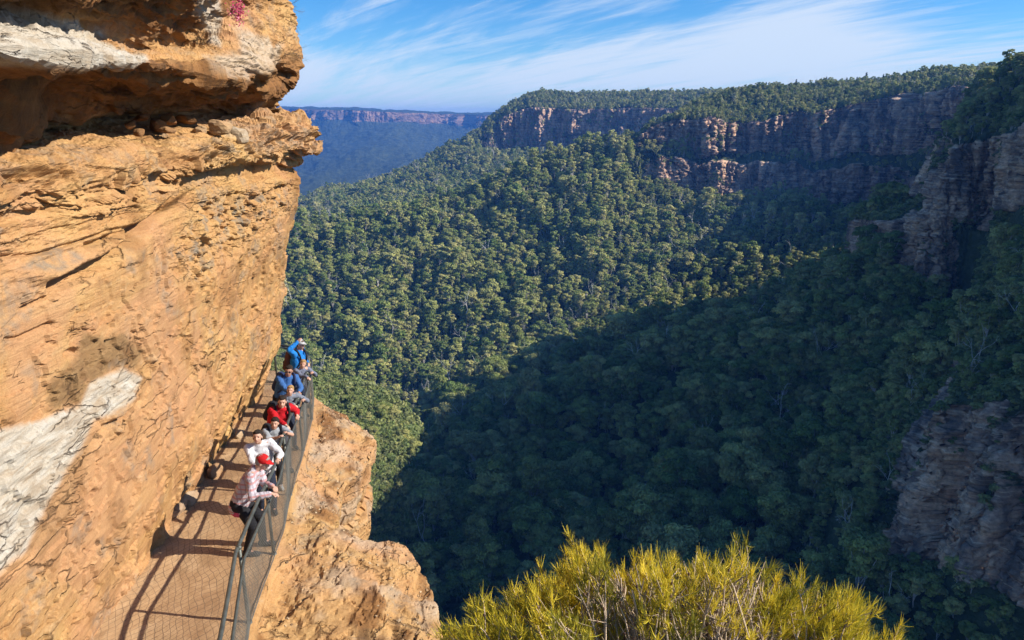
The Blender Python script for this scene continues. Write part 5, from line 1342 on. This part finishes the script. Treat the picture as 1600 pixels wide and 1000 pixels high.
def build_people():
    red = cloth('red_jacket', (0.62, 0.012, 0.02)); blue = cloth('blue_hoodie', (0.055, 0.16, 0.42)); bright = cloth('bright_blue_jacket', (0.02, 0.24, 0.72))
    white = cloth('white_knit', (0.78, 0.76, 0.78)); greyt = cloth('grey_tee', (0.40, 0.42, 0.45)); hood = cloth('grey_hoodie', (0.23, 0.25, 0.30)); maroon = cloth('grey_blue_sweater', (0.20, 0.22, 0.30))
    black = cloth('black_trousers', (0.022, 0.022, 0.026)); jeans = cloth('dark_jeans', (0.035, 0.045, 0.075)); pants = cloth('grey_trousers', (0.09, 0.09, 0.10))
    plaid = checks('grey_red_check', (0.42, 0.385, 0.41), (0.42, 0.15, 0.13), (0.25, 0.20, 0.23)); pink = cloth('pink_tee', (0.70, 0.10, 0.20)); redcap = cloth('red_cap', (0.60, 0.015, 0.015), .08, .004)
    pale = cloth('pale_cap', (0.55, 0.55, 0.55), .08, .004); pack = cloth('black_pack', (0.02, 0.02, 0.025)); navy = cloth('navy_pack', (0.03, 0.05, 0.14)); bpk = cloth('brown_pack', (0.16, 0.07, 0.05))
    tocam = lambda x, y, z: np.array([-x, -y, -z * 1.0])
    def rail(y, o=0.0, up=0.03):
        s = float(np.interp(y, FY, fs)); q = fpt(s, 1.10 + up, o); return tuple(q)
    D = math.radians
    # man in red cap, forearms on the rail
    person('man in red cap and grey and red checked shirt leaning his forearms on the rail', -3.90, 9.70, 1.74, D(5), 0.46, [rail(9.62, .10, .03), rail(9.40, .13, .03)], plaid, black,
           hair='grey', skin=0, side=0.0, look=(1, -.10, -.38), under=pink, cap=redcap, hip=.50, feet=[np.array([.10, .16]), np.array([-.04, -.12])], neck_f=.10)
    # girl in white
    person('girl in white long-sleeved top with dark hair tied back, beside the red-capped man', -4.05, 10.85, 1.60, D(-62), 0.26, [rail(10.55, .02, .03), rail(10.3, -.20, -.14)], white, jeans,
           hair='dark', side=-0.10, look=(.10, -1, .22), style='tied', hip=.51)
    # grey tee, hands at the face
    p = person('child in a grey short-sleeved top raising both hands to the chin, wearing a black backpack', -4.22, 11.75, 1.48, D(-55), 0.36, [(-3.83, 11.48, -5.16), (-3.93, 11.34, -5.17)], greyt, black,
           hair='dark', side=0.12, look=(.12, -1, .05), style='bob', tee=True, hip=.51, fingers_up=(1, 1), shoes='palesole')
    backpack(p, pack, 'black backpack worn by the child in the grey short-sleeved top')
    # red jacket
    p = person('woman in a bright red jacket bending forward over the rail, looking up', -4.34, 12.55, 1.66, D(-50), 0.48, [rail(12.55, .10, .02), rail(12.0, -.02, .02)], red, pants,
           hair='dark', side=0.06, look=(.22, -1, .02), style='bob', hip=.52, feet=[np.array([.14, -.02]), np.array([-.1, -.1])])
    backpack(p, pack, 'black backpack with grey straps on the woman in the red jacket')
    # blond boy in hoodie
    person('blond boy in grey hoodie bending over the rail behind the woman in red', -4.50, 13.60, 1.46, D(-50), 0.40, [rail(13.5, .12, .02), rail(13.05, .05, .02)], hood, jeans, hair='blond', side=0.08, look=(.15, -1, .15), hip=.54)
    # blue hoodie, sunglasses
    p = person('woman in a blue hoodie and dark sunglasses with short dark hair leaning to the rail', -4.78, 14.35, 1.70, D(-55), 0.34, [rail(14.0, -.02, .02), rail(13.75, -.10, .0)], blue, black, hair='dark', skin=1, side=0.16, look=(.12, -1, -.02), shades=True, hip=.52)
    backpack(p, navy, 'navy blue backpack on the woman in the blue hoodie and sunglasses')
    # second blond boy
    person('fair-haired boy in grey-blue sweater leaning out just before the far hiker in bright blue', -4.82, 15.55, 1.45, D(-40), 0.36, [rail(15.5, .12, .02), rail(15.1, .05, .02)], maroon, jeans, hair='blond', side=0.10, look=(.15, -1, .05), hip=.55)
    # far one, raising an arm to the cap
    p = person('hiker in bright blue jacket at the far end, one hand raised to a pale cap', -5.02, 16.25, 1.74, D(-15), 0.12, [rail(16.4, -.02, .02), (-4.90, 15.98, -4.92)], bright, pants, hair='brown', look=(1, -.35, -.1), cap=pale, hip=.53, fingers_up=(0, 1))
    backpack(p, bpk, 'dark brown backpack on the hiker in the bright blue jacket', pack)
build_people()

# ------------------------------------------------------------------ stones
def build_stones():
    rng = np.random.default_rng(21)
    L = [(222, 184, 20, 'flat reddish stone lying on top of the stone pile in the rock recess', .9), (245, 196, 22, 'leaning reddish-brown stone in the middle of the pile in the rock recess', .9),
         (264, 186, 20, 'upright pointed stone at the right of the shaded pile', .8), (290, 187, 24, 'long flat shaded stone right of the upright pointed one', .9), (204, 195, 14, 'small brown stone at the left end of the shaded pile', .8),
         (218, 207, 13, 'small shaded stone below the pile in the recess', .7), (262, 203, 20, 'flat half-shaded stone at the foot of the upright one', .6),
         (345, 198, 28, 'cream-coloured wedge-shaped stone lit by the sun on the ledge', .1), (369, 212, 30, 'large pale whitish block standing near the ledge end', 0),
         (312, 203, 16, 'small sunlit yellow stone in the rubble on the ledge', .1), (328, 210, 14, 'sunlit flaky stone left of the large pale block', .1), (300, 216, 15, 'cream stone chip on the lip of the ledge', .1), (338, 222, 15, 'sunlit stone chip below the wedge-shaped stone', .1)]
    for i, (px, py, w, lab, rust_shade) in enumerate(L):
        X = -5.35 - (.35 if py < 200 else 0) * (1 if px < 300 else .2)
        if px > 330: X = -5.1
        p = PX(px, py, X); s = w / FPX * p[1] * .62
        me = boulder_mesh('stone', (s, s * 1.1, s * (.45 if 'flat' in lab else .8)), 50 + i, 3, blocky=.6, attrs={'rust_shade': rust_shade, 'white': .55 if 'pale' in lab else .2 * (1 - rust_shade)})
        o = obj('stone', me, None, lab, 'stone', 'stones on the ledge of the cliff', loc=p); o.rotation_euler = (rng.uniform(-.3, .3), rng.uniform(-.3, .3), rng.uniform(0, 6))
    L = [(287, 786, 34, 'rounded pale boulder at the foot of the wall beside the track'), (306, 770, 30, 'brown block leaning against the wall foot beside the pale boulder'), (346, 722, 26, 'angular block at the wall foot further along the track'), (380, 655, 16, 'pale kerb stone at the far wall foot')]
    for i, (px, py, w, lab) in enumerate(L):
        p = np.array(PZ(px, py + 6, -6.2)); s = w / FPX * p[1] * .6
        me = boulder_mesh('boulder', (s * .8, s * 1.3, s * .9), 80 + i, 4, blocky=.5, attrs={'white': .45 if 'pale' in lab else .1})
        obj('boulder', me, None, lab, 'boulder', 'boulders at the foot of the wall', loc=(p[0] - .12, p[1], float(ground_z(p[1])) + s * .35))
    L = [(352, 975, 20, 'low block just outside the fence at the bottom of the picture'), (432, 942, 34, 'rounded hump of rock outside the fence near the bottom'), (470, 890, 26, 'small loose slab on the shelf outside the fence')]
    for i, (px, py, w, lab) in enumerate(L[1:]):
        p = np.array(PZ(px, py, -6.62)); s = w / FPX * p[1] * .6
        obj('rock', boulder_mesh('rock', (s, s * 1.2, s * .5), 95 + i, 4, blocky=.5, attrs={'rust_shade': .3}), None, lab, 'rock', loc=tuple(p))
build_stones()

# ------------------------------------------------------------------ bush in front
def needle_mat():
    t = NT('yellow_green_needles'); lf = t.attr('leaf')
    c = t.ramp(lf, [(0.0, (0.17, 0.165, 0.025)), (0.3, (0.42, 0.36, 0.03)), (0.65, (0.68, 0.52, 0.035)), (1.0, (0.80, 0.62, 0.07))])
    t.color(c); t.b.inputs['Roughness'].default_value = 0.6
    tr = t.n('ShaderNodeBsdfTranslucent'); t.l(c, tr.inputs['Color']); mx = t.n('ShaderNodeMixShader'); mx.inputs[0].default_value = 0.3
    t.l(t.b.outputs[0], mx.inputs[1]); t.l(tr.outputs[0], mx.inputs[2]); t.l(mx.outputs[0], t.N['Material Output'].inputs['Surface'])
    return t.m
def build_bush():
    rng = np.random.default_rng(31)
    root_p = np.array([1.05, 3.35, -3.95])
    root = empty('needle_bush', tuple(root_p), 'big round bush with yellow-green needle tufts and bare tan twigs nearest the viewer', 'bush')
    out_x = [700, 735, 770, 810, 850, 880, 930, 960, 1000, 1050, 1080, 1125, 1160, 1200, 1240, 1280, 1320, 1360, 1400]
    out_y = [1010, 955, 928, 915, 888, 866, 852, 872, 876, 878, 862, 848, 868, 888, 935, 908, 925, 960, 1015]
    st = MB(); NV = []; NF = []; LA = []; cones = MB(); nn = 0
    tips = []
    for i in range(52):
        px = rng.uniform(712, 1388); top = np.interp(px, out_x, out_y)
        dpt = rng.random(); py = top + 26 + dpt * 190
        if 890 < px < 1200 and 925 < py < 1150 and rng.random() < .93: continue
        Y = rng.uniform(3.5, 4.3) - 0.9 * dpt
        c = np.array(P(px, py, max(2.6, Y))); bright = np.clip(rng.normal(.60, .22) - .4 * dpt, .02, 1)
        for j in range(7): tips.append((c + rng.normal(0, 1, 3) * np.array([.055, .055, .04]), dpt, bright))
    for x_ in np.linspace(720, 1385, 17) + rng.normal(0, 8, 17):
        top = np.interp(x_, out_x, out_y); c = np.array(P(x_ + rng.uniform(-8, 8), top + rng.uniform(24, 40), rng.uniform(3.8, 4.4)))
        for j in range(6): tips.append((c + rng.normal(0, 1, 3) * np.array([.05, .05, .035]) + np.array([0, 0, .05 * math.sin(x_ * .11)]), 0, np.clip(rng.normal(.66, .18), 0, 1)))
    for i in range(210):                     # bare stems showing through the middle
        px = rng.uniform(900, 1200); py = rng.uniform(900, 990); tips.append((np.array(P(px, py, rng.uniform(3.5, 4.2))), -1, .5))
    for (tip, dpt, bright) in tips:
        v = tip - root_p; L = np.linalg.norm(v)
        b0 = root_p + np.array([rng.normal(0, .10), rng.normal(0, .10), 0])
        dirn = unit(v); outw = unit(np.array([dirn[0] * .7, dirn[1] * .5, .9]))
        mid = b0 + v * .5 + np.array([v[0] * .10, v[1] * .1, -.10 * L]) + rng.normal(0, .05, 3)
        m2 = b0 + v * .8 + rng.normal(0, .03, 3) + np.array([v[0] * .03, 0, -.03])
        pts, _ = catmull(np.array([b0, mid, m2, tip]), 12); pts[2:-1] += rng.normal(0, .006, (9, 3))
        st.tube(pts - root_p, np.linspace(.011, .0035, 12) * rng.uniform(.7, 1.2), 4, cap=False)
        # side twigs carrying the tufts
        tw = [(tip, outw)]
        for j in range(int(rng.integers(4, 8))):
            q = pts[int(rng.integers(7, 11))]; e = q + unit(outw + rng.normal(0, .55, 3)) * rng.uniform(.07, .2)
            st.tube(np.array([q, (q + e) / 2 + rng.normal(0, .006, 3), e]) - root_p, [.0035, .003, .002], 3, cap=False); tw.append((e, unit(e - q + outw * .12)))
            if rng.random() < .35: cones.ball(q + (e - q) * .5 - root_p, (.008, .008, .011), 6, 4)
        shade = bright
        if dpt < 0: tw = tw[:0]
        for (e, dd) in tw:
            n = int(rng.integers(20, 32))
            st_ = e - dd * rng.uniform(0, .08, n)[:, None]; di = dd + rng.normal(0, .48, (n, 3)) + np.array([0, 0, .12]); di /= np.linalg.norm(di, axis=1)[:, None]
            ln = rng.uniform(.035, .095, n)[:, None]; w = np.cross(di, rng.normal(size=(n, 3))); w /= np.linalg.norm(w, axis=1)[:, None]; w *= .0019
            m_ = st_ + di * ln * .55; en = st_ + (di + np.array([0, 0, .18])) * ln
            V = np.stack([st_ - w, st_ + w, m_ + w, m_ - w, m_ + w, en + w * .3, en - w * .3, m_ - w], 1).reshape(-1, 3) - root_p
            F = (np.arange(n)[:, None, None] * 8 + np.array([[0, 1, 2, 3], [7, 4, 5, 6]])[None]).reshape(-1, 4)
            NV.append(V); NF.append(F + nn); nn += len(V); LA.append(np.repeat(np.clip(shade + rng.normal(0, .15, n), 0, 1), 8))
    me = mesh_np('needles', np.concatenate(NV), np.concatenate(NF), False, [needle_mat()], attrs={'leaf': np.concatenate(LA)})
    obj('foliage', me, root); M['twig'] = simple('tan_twig', (0.40, 0.30, 0.20), .85, .35, 6)
    obj('branches', st.mesh('branches', M['twig']), root); obj('seed_cones', cones.mesh('seed_cones', simple('seed_cone', (0.16, 0.09, 0.055), .9, .3)), root)
    print('NEEDLES', nn // 8)
build_bush()

# ------------------------------------------------------------------ small plants on the cliff
def twig_tree(name, base, dirn, length, label, cat, group, mat, seed, r0=.008, gen=3, spread=.55):
    rng = np.random.default_rng(seed); m = MB()
    def grow(p, d, L, r, g):
        n = 5; pts = [p]
        for k in range(n): d = unit(d + rng.normal(0, .16, 3)); pts.append(pts[-1] + d * L / n)
        m.tube(pts, np.linspace(r, r * .5, n + 1), 4, cap=False)
        if g > 0:
            for j in range(int(rng.integers(2, 4))): q = pts[int(rng.integers(2, n + 1))]; grow(q, unit(d + rng.normal(0, spread, 3)), L * rng.uniform(.5, .75), r * .55, g - 1)
    grow(np.zeros(3), unit(dirn), length, r0, gen)
    return obj(name, m.mesh(name, mat), None, label, cat, group, loc=tuple(base))
def build_small():
    g = 'bare twigs sticking out of the cliff edge'
    twig_tree('bare_twig', PX(436, 8, -4.9), (1, -.2, .15), .42, 'bare grey twig poking from the very top corner of the cliff', 'twig', g, M['darkbark'], 3)
    twig_tree('bare_twig', PX(446, 30, -4.85), (1, -.3, -.1), .40, 'thin leafless twig with curled tips against the blue sky below the top one', 'twig', g, M['darkbark'], 8)
    twig_tree('bare_twig', PX(440, 88, -4.85), (1, -.2, .1), .34, 'lowest bare twig on the cliff edge above the overhang', 'twig', g, M['darkbark'], 13)
    # red-pink flowers
    rng = np.random.default_rng(4); c = np.array(PX(366, 16, -4.62)); root = empty('flowering_plant', tuple(c), 'small plant with crimson-pink flowers growing from a crack high on the cliff', 'plant')
    k = 420; C = rng.normal(0, 1, (k, 3)) * np.array([.05, .10, .10]) + np.array([.05, 0, 0]); V, F = leaf_quads(C, .017, rng, .1); F = F
    t = NT('crimson_petals'); t.color(t.ramp(t.attr('leaf'), [(0, (.30, .02, .07)), (.6, (.62, .05, .16)), (1, (.78, .25, .36))])); obj('flowers', mesh_np('flowers', V, F, False, [t.m], attrs={'leaf': np.repeat(rng.random(k), 4)}), root)
    m = MB()
    for j in range(16): e = rng.normal(0, 1, 3) * np.array([.05, .08, .09]) + np.array([.05, 0, 0]); m.tube([np.array([-.08, 0, -.05]), e * .5 + np.array([0, 0, .02]), e], .004, 4, cap=False)
    obj('stem', m.mesh('stem', M['darkbark']), root)
    # moss cushion in the shelf pocket
    c = np.array(PZ(478, 786, -6.78)); root = empty('moss_cushion', tuple(c), 'dark olive tuft of moss in a pocket of the rock shelf outside the fence', 'moss')
    me = boulder_mesh('cushion', (.16, .22, .09), 9, 4, mat=simple('olive_moss', (0.10, 0.085, 0.035), .95, .4, 30, bump=.02), blocky=.1); obj('cushion', me, root)
    k = 1500; d = rand_unit(k, rng); d[:, 2] = np.abs(d[:, 2]); C = d * np.array([.16, .22, .10]) * rng.uniform(.9, 1.1, k)[:, None]; V, F = leaf_quads(C, .016, rng, .1, .3)
    t = NT('moss_leaf'); t.color(t.ramp(t.attr('leaf'), [(0, (.05, .045, .02)), (1, (.22, .19, .08))])); obj('leaves', mesh_np('leaves', V, F, False, [t.m], attrs={'leaf': np.repeat(rng.random(k), 4)}), root)
build_small()

# ------------------------------------------------------------------ skyline pines and bleached dead trees
def conifer(seed, H=24):
    rng = np.random.default_rng(seed); cl = []
    for k in range(11):
        h = .22 + .76 * k / 11; r = H * .17 * (1 - h) ** .7 + .5
        for j in range(3): a = rng.uniform(0, 6.28); cl.append(((math.cos(a) * r * .5, math.sin(a) * r * .5, H * h), (r * .75, r * .75, H * .045)))
    cm = crown_mesh('pine_crown', cl, 26, .95, M['pine'], rng); m = MB(); m.tube([(0, 0, -1.5), (0, 0, H * .5), (0, 0, H * .97)], [.35, .22, .05], 6)
    return cm, m.mesh('pine_trunk', M['darkbark'])
def sky_pts(): return None
def build_special():
    cf = [conifer(1), conifer(2, 20)]
    # on the plateau behind the near ridge's cliff, breaking the skyline
    for i, (px, Y, s) in enumerate([(1196, 1246, .6), (1214, 1250, .5), (1243, 1256, .65), (1262, 1260, .5), (1290, 1268, .7), (1300, 1270, .6), (1322, 1262, .55), (1338, 1252, .65), (1352, 1245, .8), (1366, 1238, .6), (1379, 1230, .62), (1392, 1224, .66), (1415, 1200, .7), (1160, 1232, .5)]):
        py = np.interp(px, [1090, 1180, 1300, 1400, 1480], [157, 140, 132, 126, 116])
        p = P(px, py + 3, Y - 10)
        root = empty('pine_tree', p, 'dark pointed pine standing above the gum canopy on the plateau skyline', 'tree', 'dark pines on the plateau skyline'); root.scale = (s, s, s); root.rotation_euler.z = i
        c, t = cf[i % 2]; obj('crown', c, root); obj('trunk', t, root)
    D = [(860, 668, 545, 'bleached dead tree, branches spread sideways, left of the middle of the shaded forest'), (1098, 622, 505, 'bleached dead tree with a forked trunk near the middle of the shaded forest'), (1245, 612, 470, 'small white dead tree standing by itself in the dark forest'),
         (1122, 712, 400, 'white dead tree lying askew among dark crowns'), (1330, 745, 330, 'spiky white dead tree left of the lower cliff'), (1368, 708, 320, 'tall bleached snag just above the lower cliff edge'), (900, 735, 430, 'thin pale dead trunk in the lower left of the shaded forest'),
         (1172, 555, 560, 'pale leafless tree under the shadow line')]
    for i, (px, py, Y, lab) in enumerate(D):
        p = np.array(P(px, py + 12, Y)); o = twig_tree('dead_tree', (0, 0, 0), (rng_(i), 0, 1), 10.5, lab, 'tree', 'bleached dead trees in the shaded forest', M['deadwood'], 60 + i, .36, 4, .55)
        o.location = tuple(p + np.array([0, -4, 1.5]))
def rng_(i): return [.2, -.3, .5, .9, -.5, .3, .05, -.2][i]
build_special()
#SECTION_SPLIT
build_haze()
